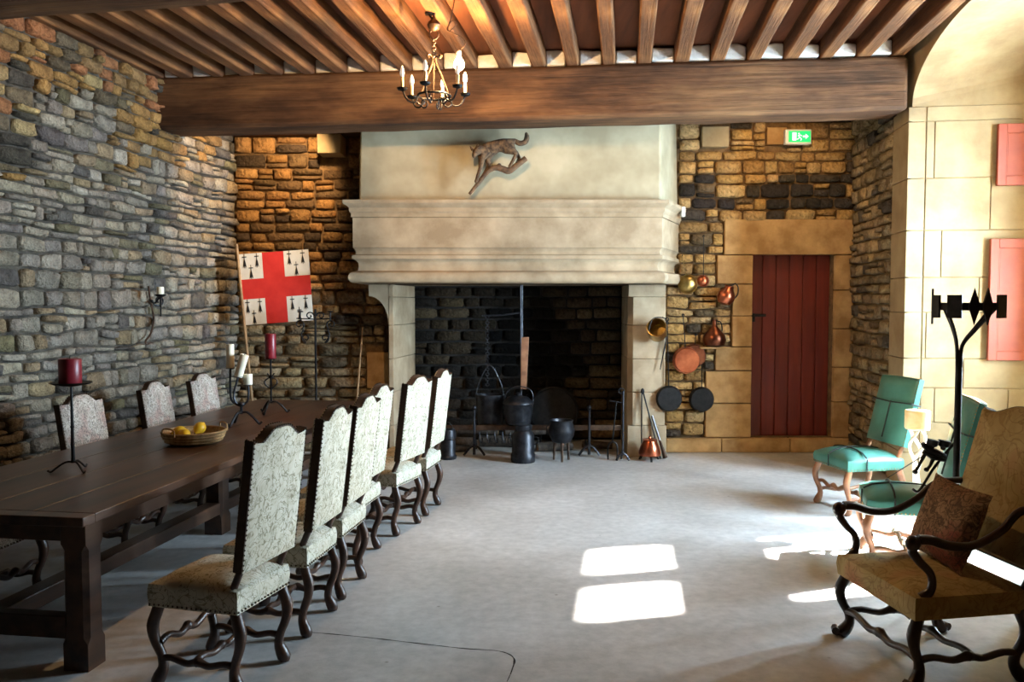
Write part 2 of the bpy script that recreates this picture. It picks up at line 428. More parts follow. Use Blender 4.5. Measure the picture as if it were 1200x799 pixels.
# back wall: pieces around the hearth and the door
DX0, DX1, DZ0, DZ1 = P(880, 400, DB).x, P(975, 400, DB).x, P(900, 512, DB).z, P(900, 298, DB).z
FX0, FX1, FZ1 = -1.36, 1.39, 2.05
def bk(x0, x1, z0, z1, y0=DB, y1=DB + .4): return [V(p) for p in ((x0, y0, z0), (x1, y0, z0), (x1, y1, z0), (x0, y1, z0), (x0, y0, z1), (x1, y0, z1), (x1, y1, z1), (x0, y1, z1))]
wall_back = plate('wall_back', [bk(-3.8, FX0, 0, 4.4), bk(FX0, FX1, FZ1, 4.4), bk(FX1, DX0, 0, 4.4), bk(DX0, DX1, DZ1, 4.4), bk(DX0, DX1, 0, DZ0), bk(DX1, 4.6, 0, 4.4), bk(DX0 - .1, DX1 + .1, DZ0 - .1, DZ1 + .1, DB + .28, DB + .4)], 'mortar_ochre')
# right wall: rubble, then the window bay
def RW(s, t, z): return V((4.0, 9.6, 0)) - AX * s + BX * t + V((0, 0, z))
SJ, SN = 1.87, 4.70; SC_, SA = (SJ + SN) / 2, (SN - SJ) / 2; TH = 1.3
def arch_z(s, t):
    k = t / TH; q = max(0, 1 - ((s - SC_) / SA) ** 2)
    return (3.6 + .27 * k) + (.5 - .17 * k) * math.sqrt(q)
wall_right = None
m = MB()
def q4(a, b, c, d): m.add([a, b, c, d], [(0, 1, 2, 3)])
m.hexa([RW(-.3, 0, 0), RW(-.3, TH + .3, 0), RW(SJ, TH + .3, 0), RW(SJ, 0, 0), RW(-.3, 0, 4.4), RW(-.3, TH + .3, 4.4), RW(SJ, TH + .3, 4.4), RW(SJ, 0, 4.4)])
m.hexa([RW(SN, 0, 0), RW(SN, TH + .3, 0), RW(12.6, TH + .3, 0), RW(12.6, 0, 0), RW(SN, 0, 4.4), RW(SN, TH + .3, 4.4), RW(12.6, TH + .3, 4.4), RW(12.6, 0, 4.4)])
NA = 28; ss = [SC_ - SA * math.cos(math.pi * i / NA) for i in range(NA + 1)]
for i in range(NA):
    a, b = ss[i], ss[i + 1]
    q4(RW(a, 0, arch_z(a, 0)), RW(b, 0, arch_z(b, 0)), RW(b, 0, 4.4), RW(a, 0, 4.4))
    q4(RW(a, 0, arch_z(a, 0)), RW(a, TH, arch_z(a, TH)), RW(b, TH, arch_z(b, TH)), RW(b, 0, arch_z(b, 0)))
    q4(RW(a, 0, 4.4), RW(b, 0, 4.4), RW(b, TH + .3, 4.4), RW(a, TH + .3, 4.4))
# outer wall with four lights
LS = [(SC_ - .70, SC_ - .10), (SC_ + .10, SC_ + .70)]; LZ = [(1.2, 2.45), (2.84, 3.40)]
def ob(s0, s1, z0, z1): m.hexa([RW(s0, TH, z0), RW(s0, TH + .3, z0), RW(s1, TH + .3, z0), RW(s1, TH, z0), RW(s0, TH, z1), RW(s0, TH + .3, z1), RW(s1, TH + .3, z1), RW(s1, TH, z1)])
ob(SJ - .1, LS[0][0], 0, 4.4); ob(LS[1][1], SN + .1, 0, 4.4); ob(LS[0][0], LS[1][1], 0, LZ[0][0]); ob(LS[0][0], LS[1][1], LZ[1][1], 4.4)
wall_right = m.build('wall_right', 'ashlar', smooth=True, angle=25); wall_right['kind'] = 'structure'
win = thing('window_1', None, None); win['kind'] = 'structure'
m = MB(); ob(LS[0][1], LS[1][0], LZ[0][0], LZ[1][1]); m.build('mullion', 'ashlar', win, bevel=.02)
for a, b in LS:
    m = MB(); ob(a, b, LZ[0][1], LZ[1][0]); m.build('transom', 'ashlar', win, bevel=.02)
    for z0, z1 in LZ:
        m = MB(); m.hexa([RW(a, TH + .14, z0), RW(a, TH + .146, z0), RW(b, TH + .146, z0), RW(b, TH + .14, z0), RW(a, TH + .14, z1), RW(a, TH + .146, z1), RW(b, TH + .146, z1), RW(b, TH + .14, z1)])
        m.build('pane', 'pane_glass', win, smooth=False)
# daylight portal in the window opening
pl = bpy.data.lights.new('window_portal', 'AREA'); pl.shape = 'RECTANGLE'; pl.size = 1.5; pl.size_y = 2.3
po = bpy.data.objects.new('window_portal', pl); C.objects.link(po)
po.location = RW(SC_, TH + .25, 2.27); po.rotation_euler = (-BX).to_track_quat('-Z', 'Y').to_euler()
pl.cycles.is_portal = True

# ceiling
ceil = plate('ceiling', [[V((-6, -3, zceil(-6) + .16)), V((6, -3, zceil(6) + .16)), V((6, 10.2, zceil(6) + .16)), V((-6, 10.2, zceil(-6) + .16)),
                          V((-6, -3, 4.6)), V((6, -3, 4.6)), V((6, 10.2, 4.6)), V((-6, 10.2, 4.6))]], 'board_wood')
def beamY(x): return 8.05 - .4 * (x + 3.4) / 7.1
BW, BH = .42, .50
a = V((-3.68, beamY(-3.68) + BW / 2, zceil(-3.6) - .235)); b = V((3.67, beamY(3.67) + BW / 2, zceil(3.67) - .265))
lbox('ceiling_beam', a, b, BW, .5, 'beam_wood', ceil, .035, wob=.008)
a = V((-4.3, 4.95, zceil(-4.3) - .25)); b = V((3.6, 3.85, zceil(3.6) - .25))
lbox('ceiling_beam', a, b, .42, .5, 'beam_wood', ceil, .035, wob=.008)
jpx = [156, 190, 222, 259, 293, 327, 364, 401, 439, 476, 513, 552, 592, 631, 670, 712, 753, 796, 838, 880, 923, 964, 1007, 1048]
jx = []
for p in jpx:
    x = 0
    for _ in range(6): x = (p - 600) / FPX * beamY(x)
    jx.append(x)
for i, x in enumerate(jx):
    y = beamY(x); p0 = V((x, y, 0)) + AX * (9.55 - y) / AX.y; p1 = V((x, y, 0)) - AX * (y + 2.3) / AX.y
    z = zceil(x) + .08
    if p1.x > 2.6:
        p1 = V((x, y, 0)) - AX * (y + 2.3) / AX.y
    w = .125 + rnd.uniform(-.012, .012)
    if rwx(p0.y) - .02 < p0.x: p0 = V((x, y + .3, 0))
    lbox('joist', V((p1.x, p1.y, z)), V((p0.x, p0.y, z)), w, .17, 'joist_wood', ceil, .012, wob=.004)
for i in range(len(jx) - 1):
    x0, x1 = jx[i] + .066, jx[i + 1] - .066
    if x1 - x0 < .04: continue
    x = (x0 + x1) / 2; m = MB(); h = rnd.uniform(.125, .15); ww = x1 - x0
    out = [(-ww / 2, 0), (ww / 2, 0), (ww / 2, h * rnd.uniform(.85, 1.1)), (ww * .1, h * rnd.uniform(.9, 1.1)), (-ww / 2, h * rnd.uniform(.85, 1.1))]
    m.prism(out, frame((1, -.056, 0), (0, 1, 0), (0, 0, 0)) @ Matrix.Diagonal((1, -1, 1, 1)), .22)
    o = m.build('plaster_infill', 'plaster_white', ceil, bevel=.015)
    o.location = (x, beamY(x) + .015 + rnd.uniform(-.012, .02), zceil(x) + .005)
# timbers on the head of the back wall
lbox('wall_plate', V((-3.35, 9.48, 3.80)), V((-1.6, 9.48, 3.80)), .26, .26, 'joist_wood', ceil, .02, wob=.004)
lbox('wall_plate', V((1.7, 9.5, 3.96)), V((4.05, 9.5, 3.96)), .24, .24, 'joist_wood', ceil, .02, wob=.004)

# small spot lamps screwed to the rear of the main beam, washing the back wall
for (x, aim, pw) in ((-2.0, V((-3.3, 9.5, 2.9)), 62), (2.9, V((3.0, 9.6, 2.6)), 22)):
    p = V((x, beamY(x) + BW + .16, zceil(x) - .22)); d = (aim - p).normalized()
    m = MB(); m.tube([V((x, beamY(x) + BW - .01, p.z + .05)), p - d * .05], .012, 8); lm = m.build('spot_lamp', 'iron', ceil)
    m = MB(); m.lathe([(.03, -.09), (.045, -.07), (.05, 0), (.046, .0), (.04, -.06), (.001, -.07)], frame(d.orthogonal(), d, p), 16); m.build('lamp_housing', 'iron', lm)
    ld = bpy.data.lights.new('spot_lamp_light', 'SPOT'); ld.energy = pw; ld.color = (1, .68, .36); ld.spot_size = R(105); ld.spot_blend = .5; ld.shadow_soft_size = .04
    lo = bpy.data.objects.new('spot_lamp_light', ld); C.objects.link(lo); lo.location = p + d * .01; lo.rotation_euler = d.to_track_quat('-Z', 'Y').to_euler()
# stones of the walls
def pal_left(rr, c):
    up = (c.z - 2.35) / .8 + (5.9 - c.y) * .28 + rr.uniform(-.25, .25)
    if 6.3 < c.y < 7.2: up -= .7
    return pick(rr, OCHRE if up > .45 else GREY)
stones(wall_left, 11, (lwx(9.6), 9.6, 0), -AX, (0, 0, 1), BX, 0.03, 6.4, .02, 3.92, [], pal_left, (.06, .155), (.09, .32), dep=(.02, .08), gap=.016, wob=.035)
sb0, sb1 = P(790, 400, DB).x, P(999, 400, DB).x
pz = lambda py: P(600, py, DB).z
px_ = lambda q: P(q, 400, DB).x
EX = [(px_(846), px_(996), pz(299), pz(257)), (px_(838), px_(880), pz(333), pz(298)), (px_(856), px_(880), pz(406), pz(333)), (px_(837), px_(880), pz(434), pz(406)), (px_(826), px_(880), pz(512), pz(434)),
      (px_(975), px_(998), pz(512), pz(290)), (DX0, DX1, DZ0, DZ1), (px_(786), px_(1000), -.1, pz(512)), (px_(760), px_(786), -.1, pz(512)),
      (1.5, 1.93, 1.98, 4.2), (px_(818), px_(852), pz(175), pz(148)), (px_(893), px_(918), pz(172), pz(150))]
def pal_bright(rr, c):
    k = c.z
    if abs(k - 2.98) < .22 and rr.random() < .45: return pick(rr, [(1, (74, 66, 58)), (1, (60, 54, 50))])
    return pick(rr, YELLOW)
stones(wall_back, 23, (0, DB, 0), (1, 0, 0), (0, 0, 1), (0, -1, 0), px_(779), 3.99, .02, 3.84, EX, pal_bright, (.085, .165), (.13, .36), nmax=180, gap=.015)
def pal_bl(rr, c): return pick(rr, BROWN if c.z > 1.55 else [(2, (150, 130, 98)), (2, (132, 112, 82)), (1, (110, 96, 76))])
stones(wall_back, 31, (0, DB, 0), (1, 0, 0), (0, 0, 1), (0, -1, 0), -3.22, px_(452), .02, 3.68, [(px_(430), px_(457), pz(455), pz(412)), (px_(378), px_(410), pz(186), pz(160))], pal_bl, (.085, .165), (.14, .42), nmax=120, gap=.015)
stones(wall_right, 41, RW(0, 0, 0), -AX, (0, 0, 1), -BX, .04, 1.44, .02, 3.9, [], lambda rr, c: pick(rr, [(3, (150, 132, 104)), (2, (128, 112, 88)), (1, (168, 146, 110)), (1, (92, 84, 74))]), (.08, .17), (.14, .38), nmax=160, gap=.015)

# dressed blocks
def block(name, parent, x0, x1, z0, z1, mat, proud=.05, back=.05, y=DB, g=.005):
    m = MB(); m.box2((x0 + g, y - proud, z0 + g), (x1 - g, y + back, z1 - g)); return m.build(name, mat, parent, bevel=.008)
for (a, b, c, d) in [(846, 996, 299, 257), (838, 880, 333, 299), (856, 880, 370, 333), (856, 880, 406, 370), (837, 880, 434, 406), (826, 880, 472, 434), (826, 880, 512, 472),
                     (975, 998, 340, 299), (975, 998, 385, 340), (975, 998, 430, 385), (975, 998, 470, 430), (975, 998, 512, 470)]:
    block('dressed_block', wall_back, px_(a), px_(b), pz(c), pz(d), 'ashlar_ochre', .06)
for (a, b) in [(780, 845), (845, 925), (925, 1000)]: block('sill_block', wall_back, px_(a), px_(b), 0, pz(512), 'ashlar_ochre', .09)
block('corbel_stone', wall_back, px_(380), px_(408), pz(185), pz(162), 'ashlar', .28)
block('dressed_block', wall_back, px_(818), px_(850), pz(174), pz(149), 'ashlar', .08); block('dressed_block', wall_back, px_(893), px_(917), pz(171), pz(150), 'ashlar_ochre', .07)
block('dressed_block', wall_back, px_(430), px_(457), pz(455), pz(412), 'ashlar_ochre', .06)
# quoins of the window bay and ashlar of its reveal
def rblock(s0, s1, t0, t1, z0, z1, name='ashlar_block', mat='ashlar'):
    m = MB(); m.hexa([RW(s0, t0, z0), RW(s0, t1, z0), RW(s1, t1, z0), RW(s1, t0, z0), RW(s0, t0, z1), RW(s0, t1, z1), RW(s1, t1, z1), RW(s1, t0, z1)])
    return m.build(name, mat, wall_right, bevel=.006)
zr = lambda py: P(1070, py, 7.72).z
zq = [0, .33, .62, .95, zr(420), zr(366), zr(325), zr(270), zr(209), zr(142), 3.58]
for i in range(len(zq) - 1):
    off = .10 * (i % 2)
    rblock(1.44 - off * 0 + .002, SJ + .012, -.035, .12, zq[i] + .003, zq[i + 1] - .003, 'quoin_block', 'ashlar')
tj = {9: [], 8: [.2], 7: [.70], 6: [.28], 5: [.62], 4: [.16, .85], 3: [.5], 2: [.25, .9], 1: [.6], 0: [.3]}
for i in range(len(zq) - 1):
    ts = [.125] + [t for t in tj.get(i, []) if t > .14] + [TH]
    for a, b in zip(ts[:-1], ts[1:]): rblock(SJ - .05, SJ + .012, a + .003, b - .003, zq[i] + .003, zq[i + 1] - .003)

# shutters folded back against the far reveal
def shutter(t0, t1, z0, z1, label):
    th = thing('window_shutter', label, 'shutter', RW(SJ + .03, t0, z0), math.atan2(BX.y, BX.x), 'shutters on the window bay')
    w, h = t1 - t0, z1 - z0
    for (a, b) in ((0, .075), (w - .075, w)):
        m = MB(); m.box2((a, -.04, 0), (b, 0, h)); m.build('stile', 'shutter_paint', th, bevel=.004)
    rails = [(0, .085), (h - .085, h)]
    for a, b in rails:
        m = MB(); m.box2((.075, -.038, a), (w - .075, 0, b)); m.build('rail', 'shutter_paint', th, bevel=.004)
    m = MB(); m.box2((.07, -.02, .08), (w - .07, -.004, h - .08)); m.build('panel', 'shutter_paint', th)
    for (a, b, c, d) in ((.075, .075, .09, h - .075), (w - .09, .075, w - .075, h - .075), (.075, .075, w - .075, .09), (.075, h - .09, w - .075, h - .075)):
        m = MB(); m.box2((a, -.03, b), (c, -.01, d)); m.build('moulding', 'shutter_paint', th, bevel=.004)
    for zz in (h * .18, h * .82):
        m = MB(); m.tube([(w - .005, -.03, zz - .03), (w - .005, -.03, zz + .03)], .009); m.build('hinge', 'iron', th)
zs = lambda py: P(1165, py, 7.62).z
shutter(.73, 1.27, zs(218), zs(146), 'small red painted panelled shutter, upper one on the pale stone reveal')
shutter(.69, 1.27, zs(422), zs(280), 'tall red painted panelled shutter, lower one behind the iron torch stand')

# door of red planks
door = thing('door_1', None, None); door['kind'] = 'structure'
npl = 6; wpl = (DX1 - DX0) / npl
for i in range(npl):
    m = MB(); m.box2((DX0 + i * wpl + .003, DB + .10, DZ0), (DX0 + (i + 1) * wpl - .003, DB + .14, DZ1)); m.build('door_plank', 'red_paint', door, bevel=.006)
m = MB(); m.box2((DX0, DB + .14, DZ0), (DX1, DB + .17, DZ1)); m.build('door_back', 'dark_wood', door)
for z in (DZ0 + (DZ1 - DZ0) * .66,):
    m = MB(); m.box2((DX0 + .02, DB + .085, z), (DX0 + .2, DB + .1, z + .035)); m.box2((DX0 + .02, DB + .08, z - .06), (DX0 + .07, DB + .1, z + .04)); m.build('latch', 'iron', door, bevel=.004)

# crack across the floor slab
pts = [P(x, y, Z=.0) for x, y in ((365, 741), (400, 744), (440, 748), (500, 755), (545, 760), (585, 763), (602, 771), (600, 785), (594, 799))]
m = MB()
pp = spl(pts, 5); vs, fs = [], []
for i, p in enumerate(pp):
    d = (pp[min(i + 1, len(pp) - 1)] - pp[max(i - 1, 0)]).normalized(); nn = V((-d.y, d.x, 0)); w = rnd.uniform(.002, .006) * (.6 if i > 32 else 1)
    vs += [p + nn * w + V((0, 0, .0008)), p - nn * w + V((0, 0, .0008))]
for i in range(len(pp) - 1): fs.append((2 * i, 2 * i + 1, 2 * i + 3, 2 * i + 2))
m.add(vs, fs); m.build('slab_crack', 'mortar_dark', floor, smooth=False)

# ------------------------------------------------------------------ fireplace
YM = 8.75
fp = thing('fireplace', 'great pale limestone fireplace with moulded mantel and tall plaster hood', 'fireplace', (0, 0, 0))
zf = lambda py, y=YM: P(600, py, y).z
mx = lambda q, y=YM: (q - 600) / FPX * y
PLAN = [V((mx(414) + .03, DB, 0)), V((mx(414), YM, 0)), V((mx(775), YM, 0)), V((1.95, DB, 0))]
def offset_plan(o):
    ns = []
    for i in range(3):
        d = (PLAN[i + 1] - PLAN[i]).normalized(); ns.append(V((-d.y, d.x, 0)) * -1)
    out = []
    # outward normals: segments run left side (towards camera), front, right side
    ns = [V((-1, 0, 0)), V((0, -1, 0)), V((ns[2].x, ns[2].y, 0)) if ns[2].x > 0 else -ns[2]]
    out.append(PLAN[0] + ns[0] * o)
    for i in (1, 2):
        n1, n2 = ns[i - 1], ns[i]; k = (n1 + n2); k = k / (k.dot(n1)); out.append(PLAN[i] + k * o)
    d = (PLAN[3] - PLAN[2]).normalized(); p = PLAN[3] + ns[2] * o; p += d * ((DB - p.y) / d.y); out.append(p)
    return out
def sweep(name, prof, mat, cap=True):
    rows = [[p + V((0, 0, z)) for p in offset_plan(o)] for o, z in prof]
    m = MB(); vs = [p for r in rows for p in r]; fs = []
    for i in range(len(rows) - 1):
        for k in range(3): fs.append((i * 4 + k, i * 4 + k + 1, i * 4 + 4 + k + 1, i * 4 + 4 + k))
    fs.append((3, 2, 1, 0)); n = (len(rows) - 1) * 4; fs.append((n, n + 1, n + 2, n + 3))
    m.add(vs, fs); return m.build(name, mat, fp, angle=30)
z_ = zf
def arc(cx, cz, r, a0, a1, n=6): return [(cx + r * math.cos(R(a0 + (a1 - a0) * i / n)), cz + r * math.sin(R(a0 + (a1 - a0) * i / n))) for i in range(n + 1)]
zb, zr1 = z_(332), z_(318)
hr_ = (zr1 - zb) / 2
prof = [(-.12, zb)] + arc(-.02, zb + hr_, hr_, -90, 90, 8) + [(-.045, zr1 + .01)]
prof += [(-.055, z_(312)), (-.05, z_(308)), (-.03, z_(305)), (.0, z_(303.5)), (.005, z_(303)), (.005, z_(299)), (-.025, z_(298)), (-.03, z_(295)), (-.02, z_(292)), (0, z_(290))]
sweep('mantel_moulding', prof + [(-.02, z_(289.5))], 'limestone')
sweep('mantel_frieze', [(-.02, z_(290)), (-.002, z_(289.8)), (-.002, z_(255)), (-.02, z_(254.6))], 'limestone')
sweep('mantel_cornice', [(-.02, z_(255)), (.012, z_(254.5)), (.012, z_(250)), (.025, z_(248.5)), (.03, z_(247)), (.03, z_(244)), (.045, z_(242)), (.075, z_(240)), (.085, z_(238.5)), (.085, z_(235)), (-.1, z_(233))], 'limestone')
# hood
hz0, hz1 = z_(236), 4.05
m = MB(); hl, hr2 = -1.635, 1.585
q = [V((hl + .03, DB, hz0)), V((hl, 8.80, hz0)), V((hr2, 8.80, hz0)), V((1.93, DB, hz0)), V((hl + .05, DB, hz1)), V((hl + .02, 8.86, hz1)), V((hr2, 8.86, hz1)), V((1.9, DB, hz1))]
m.hexa(q); m.build('hood', 'plaster', fp, bevel=.02)
# jambs
def skewprism(name, out, z0, z1, mat, y0=8.80, bev=.006):
    m = MB(); m.add([V((x, y, z0)) for x, y in out] + [V((x, y, z1)) for x, y in out],
                    [tuple(range(len(out)))[::-1], tuple(range(len(out), 2 * len(out)))] + [(i, (i + 1) % len(out), len(out) + (i + 1) % len(out), len(out) + i) for i in range(len(out))])
    return m.build(name, mat, fp, bevel=bev)
YJ = 9.25
xi = mx(461, YJ); zj = [0, .36, .74, 1.12, 1.5, 1.82, zb]
for i in range(6):
    skewprism('jamb_block', [(xi - .055, YJ), (xi, YJ), (xi + .14 * .95, 10.2), (xi - .055, 10.2)], zj[i] + .002, zj[i + 1] - .002, 'limestone')
m = MB(); zt, zl = zb, zf(380, YJ)
curve = [(-.056 - .22 * (1 - math.cos(R(a))), zl + (zt - .13 - zl) * math.sin(R(a))) for a in range(0, 91, 10)]
out = [(-.058, zl)] + curve[1:] + [(-.276, zt), (-.058, zt)]
m.prism(out, frame((1, 0, 0), (0, -1, 0), (xi, DB, 0)), DB - YJ); m.build('bracket', 'limestone', fp, angle=30)
m = MB(); m.box2((mx(414) + .1, 8.86, zb), (1.80, DB + .35, zb + .10)); m.build('mantel_underside', 'limestone', fp, smooth=False)
xr0, xr1 = mx(742, YJ), mx(780, YJ)
for i in range(6):
    o = [(xr0, YJ), (xr1, YJ), (xr1, DB), (xr0 + .06, 10.2), (xr0 - .005, 10.2), (xr0 - .055, YJ + .07)] if 0 < i < 5 else [(xr0 - .055, YJ), (xr1 + (.02 if i == 0 else 0), YJ), (xr1, DB), (xr0 + .06, 10.2), (xr0 - .005, 10.2)]
    skewprism('jamb_block', o, zj[i] + .002, zj[i + 1] - .002, 'limestone')
# firebox
YB = 10.45
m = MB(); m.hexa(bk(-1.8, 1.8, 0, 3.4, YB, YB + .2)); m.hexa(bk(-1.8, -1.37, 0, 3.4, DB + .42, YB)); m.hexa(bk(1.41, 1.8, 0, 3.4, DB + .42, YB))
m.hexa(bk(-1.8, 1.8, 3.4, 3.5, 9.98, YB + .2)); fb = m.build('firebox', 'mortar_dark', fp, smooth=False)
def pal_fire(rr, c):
    d = math.hypot((c.x - .15) / .85, (c.z - .9) / 1.5); k = min(1, max(.05, (d - .5) * 1.2)) * (.6 if c.x < 0 else 1.5) * (1 if c.z < 1.8 else .75)  # soot round the fire, plus painted light: left side dimmed, right side brightened
    q = pick(rr, SOOT_SHADE); return (q[0] * k, q[1] * k, q[2] * k)
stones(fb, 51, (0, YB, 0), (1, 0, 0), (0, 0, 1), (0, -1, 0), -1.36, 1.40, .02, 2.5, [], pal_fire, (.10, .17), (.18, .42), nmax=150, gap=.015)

# ------------------------------------------------------------------ dining table
c0 = P(97, 607, Z=.77); TL, TW = 4.5, 1.27
table = thing('dining_table', 'long dark oak refectory table set with candlesticks and a fruit basket', 'table', (c0.x, c0.y, 0), math.atan2(AX.y, AX.x) - math.pi / 2)
# local: x to the right (table spans -TW..0), y along (0..TL)
for k in range(4):
    m = MB(); m.box2((-TW + k * TW / 4 + .0008, .09, .725), (-TW + (k + 1) * TW / 4 - .0008, TL - .09, .77)); m.build('top_plank', 'table_wood', table, bevel=.004)
for y in (0, TL - .09):
    m = MB(); m.box2((-TW, y, .725), (0, y + .089, .77)); m.build('breadboard_end', 'table_wood', table, bevel=.005)
for x in (-TW + .09, -.13):
    m = MB(); m.box2((x, .16, .62), (x + .04, TL - .16, .725)); m.build('apron', 'table_wood', table, bevel=.004)
for y in (.12, TL - .16):
    m = MB(); m.box2((-TW + .13, y, .62), (-.13, y + .04, .725)); m.build('apron', 'table_wood', table, bevel=.004)
def leg_post(x, y, w=.13):
    m = MB(); c = .022; h = w / 2
    def sect(z, cc): return [V((x + a, y + b, z)) for a, b in ((-h + cc, -h), (h - cc, -h), (h, -h + cc), (h, h - cc), (h - cc, h), (-h + cc, h), (-h, h - cc), (-h, -h + cc))]
    lv = [(0, .002), (.13, .002), (.16, c), (.58, c), (.61, .002), (.725, .002)]
    vs = [p for z, cc in lv for p in sect(z, cc)]; fs = [tuple(range(8))[::-1], tuple(range(40, 48))]
    for i in range(5):
        for k in range(8): fs.append((i * 8 + k, i * 8 + (k + 1) % 8, i * 8 + 8 + (k + 1) % 8, i * 8 + 8 + k))
    m.add(vs, fs); return m.build('leg', 'table_wood', table, angle=20)
for x in (-TW + .13, -.13):
    for y in (.17, TL - .17): leg_post(x, y)
leg_post(-TW / 2, TL * .54, .14)
for y in (.17, TL - .17):
    m = MB(); m.box2((-TW + .19, y - .035, .14), (-.19, y + .035, .25)); m.build('stretcher', 'table_wood', table, bevel=.006)
m = MB(); m.box2((-TW / 2 - .055, .2, .155), (-TW / 2 + .055, TL - .2, .245)); m.build('stretcher', 'table_wood', table, bevel=.006)

# ------------------------------------------------------------------ chairs
def octa(m, c, r, ax=None):
    c = V(c); m.add([c + V(d) * r for d in ((1, 0, 0), (-1, 0, 0), (0, 1, 0), (0, -1, 0), (0, 0, 1), (0, 0, -1))], [(0, 2, 4), (2, 1, 4), (1, 3, 4), (3, 0, 4), (2, 0, 5), (1, 2, 5), (3, 1, 5), (0, 3, 5)])
def cushion_top(w, d, z0, z1, dome, n=9, wb=None):
    """upholstered seat: front at +y, straight sides, domed top"""
    m = MB(); wb = wb or w; vs = []; fs = []
    idx = {}
    for j in range(n):
        for i in range(n):
            a, b = -1 + 2 * i / (n - 1), -1 + 2 * j / (n - 1)
            ww = (wb + (w - wb) * (b + 1) / 2) / 2
            e = max(abs(a), abs(b)); z = z1 + dome * (1 - a ** 4) * (1 - b ** 4) - (.012 if e > .99 else 0)
            k = .985 if e > .99 else 1
            vs.append((a * ww * k, b * d / 2 * k, z)); idx[i, j] = len(vs) - 1
    for j in range(n - 1):
        for i in range(n - 1): fs.append((idx[i, j], idx[i + 1, j], idx[i + 1, j + 1], idx[i, j + 1]))
    rim = [(i, 0) for i in range(n)] + [(n - 1, j) for j in range(1, n)] + [(i, n - 1) for i in range(n - 2, -1, -1)] + [(0, j) for j in range(n - 2, 0, -1)]
    def ringat(z, bul):
        st = len(vs)
        for (i, j) in rim:
            x, y, _ = vs[idx[i, j]]; vs.append((x * bul / .985, y * bul / .985, z))
        return st
    r1 = ringat(z1 - .03, 1.0); r2 = ringat((z0 + z1) / 2, 1.01); r3 = ringat(z0, .99); N = len(rim)
    for k in range(N):
        k2 = (k + 1) % N; a, b = idx[rim[k]], idx[rim[k2]]
        fs.append((a, r1 + k, r1 + k2, b)); fs.append((r1 + k, r2 + k, r2 + k2, r1 + k2)); fs.append((r2 + k, r3 + k, r3 + k2, r2 + k2))
    fs.append(tuple(r3 + k for k in range(N)))
    m.add(vs, fs); return m
def nails(m, pts, sp, r):
    for a, b in zip(pts[:-1], pts[1:]):
        a, b = V(a), V(b); n = max(1, int((b - a).length / sp))
        for k in range(n): octa(m, a + (b - a) * ((k + .5) / n), r)
def s_leg(x, y, ztop, ox, oy, r=1.0, up=None, scroll=False):
    """mutton-bone leg: swells out, draws in, then kicks out in a scrolled foot"""
    k = ztop / .42
    pts = [(0, ztop), (.012, ztop * .90), (.030, ztop * .74), (.022, ztop * .56), (-.004, ztop * .38), (-.012, ztop * .24), (.002, ztop * .13), (.012, ztop * .06), (.012, .006)]
    if scroll: pts[-3:] = [(.006, ztop * .11), (.024, ztop * .045), (.026, .012)]
    path = [V((x + ox * o, y + oy * o, z)) for o, z in pts]
    rad = [.027, .027, .028, .023, .021, .024, .031, .032, .024]
    m = MB(); m.tube(path, [q * r for q in rad], 8, smooth_n=3)
    if scroll: m.tube([V((x + ox * .045 - oy * .022, y + oy * .045 + ox * .022, ztop * .085)), V((x + ox * .045 + oy * .022, y + oy * .045 - ox * .022, ztop * .085))], .02 * r, 8)
    if up: m.tube(up, .018, 8)
    return m
def stretcher(a, b, drop, r=.016):
    a, b = V(a), V(b); d = b - a; up = V((0, 0, 1)); pts = []
    for t, h in ((0, 0), (.15, .009), (.34, -.009), (.44, -.002), (.5, .004), (.56, -.002), (.66, -.009), (.85, .009), (1, 0)): pts.append(a + d * t + up * h * drop)
    m = MB(); m.tube(pts, [r * 1.1, r, r, r * 1.1, r * 1.5, r * 1.1, r, r, r * 1.1], 8, smooth_n=3); return m
def camel(w, h, n=24, hump=.06, shoulder=.0):
    """outline of a back with a shaped top: low shoulders and a raised middle"""
    out = [(-w / 2, 0), (w / 2, 0)]
    for i in range(n + 1):
        x = 1 - 2 * i / n; a = abs(x)
        z = h - hump * (1 - math.cos(math.pi * min(1, max(0, (a - .18) / .62)))) / 2 + .018 * max(0, (a - .82) / .18) ** 1.0
        out.append((x * w / 2, z))
    return out
def flat_top(w, h, **k): return [(-w / 2, 0), (w / 2, 0), (w / 2, h), (0, h + .006), (-w / 2, h)]
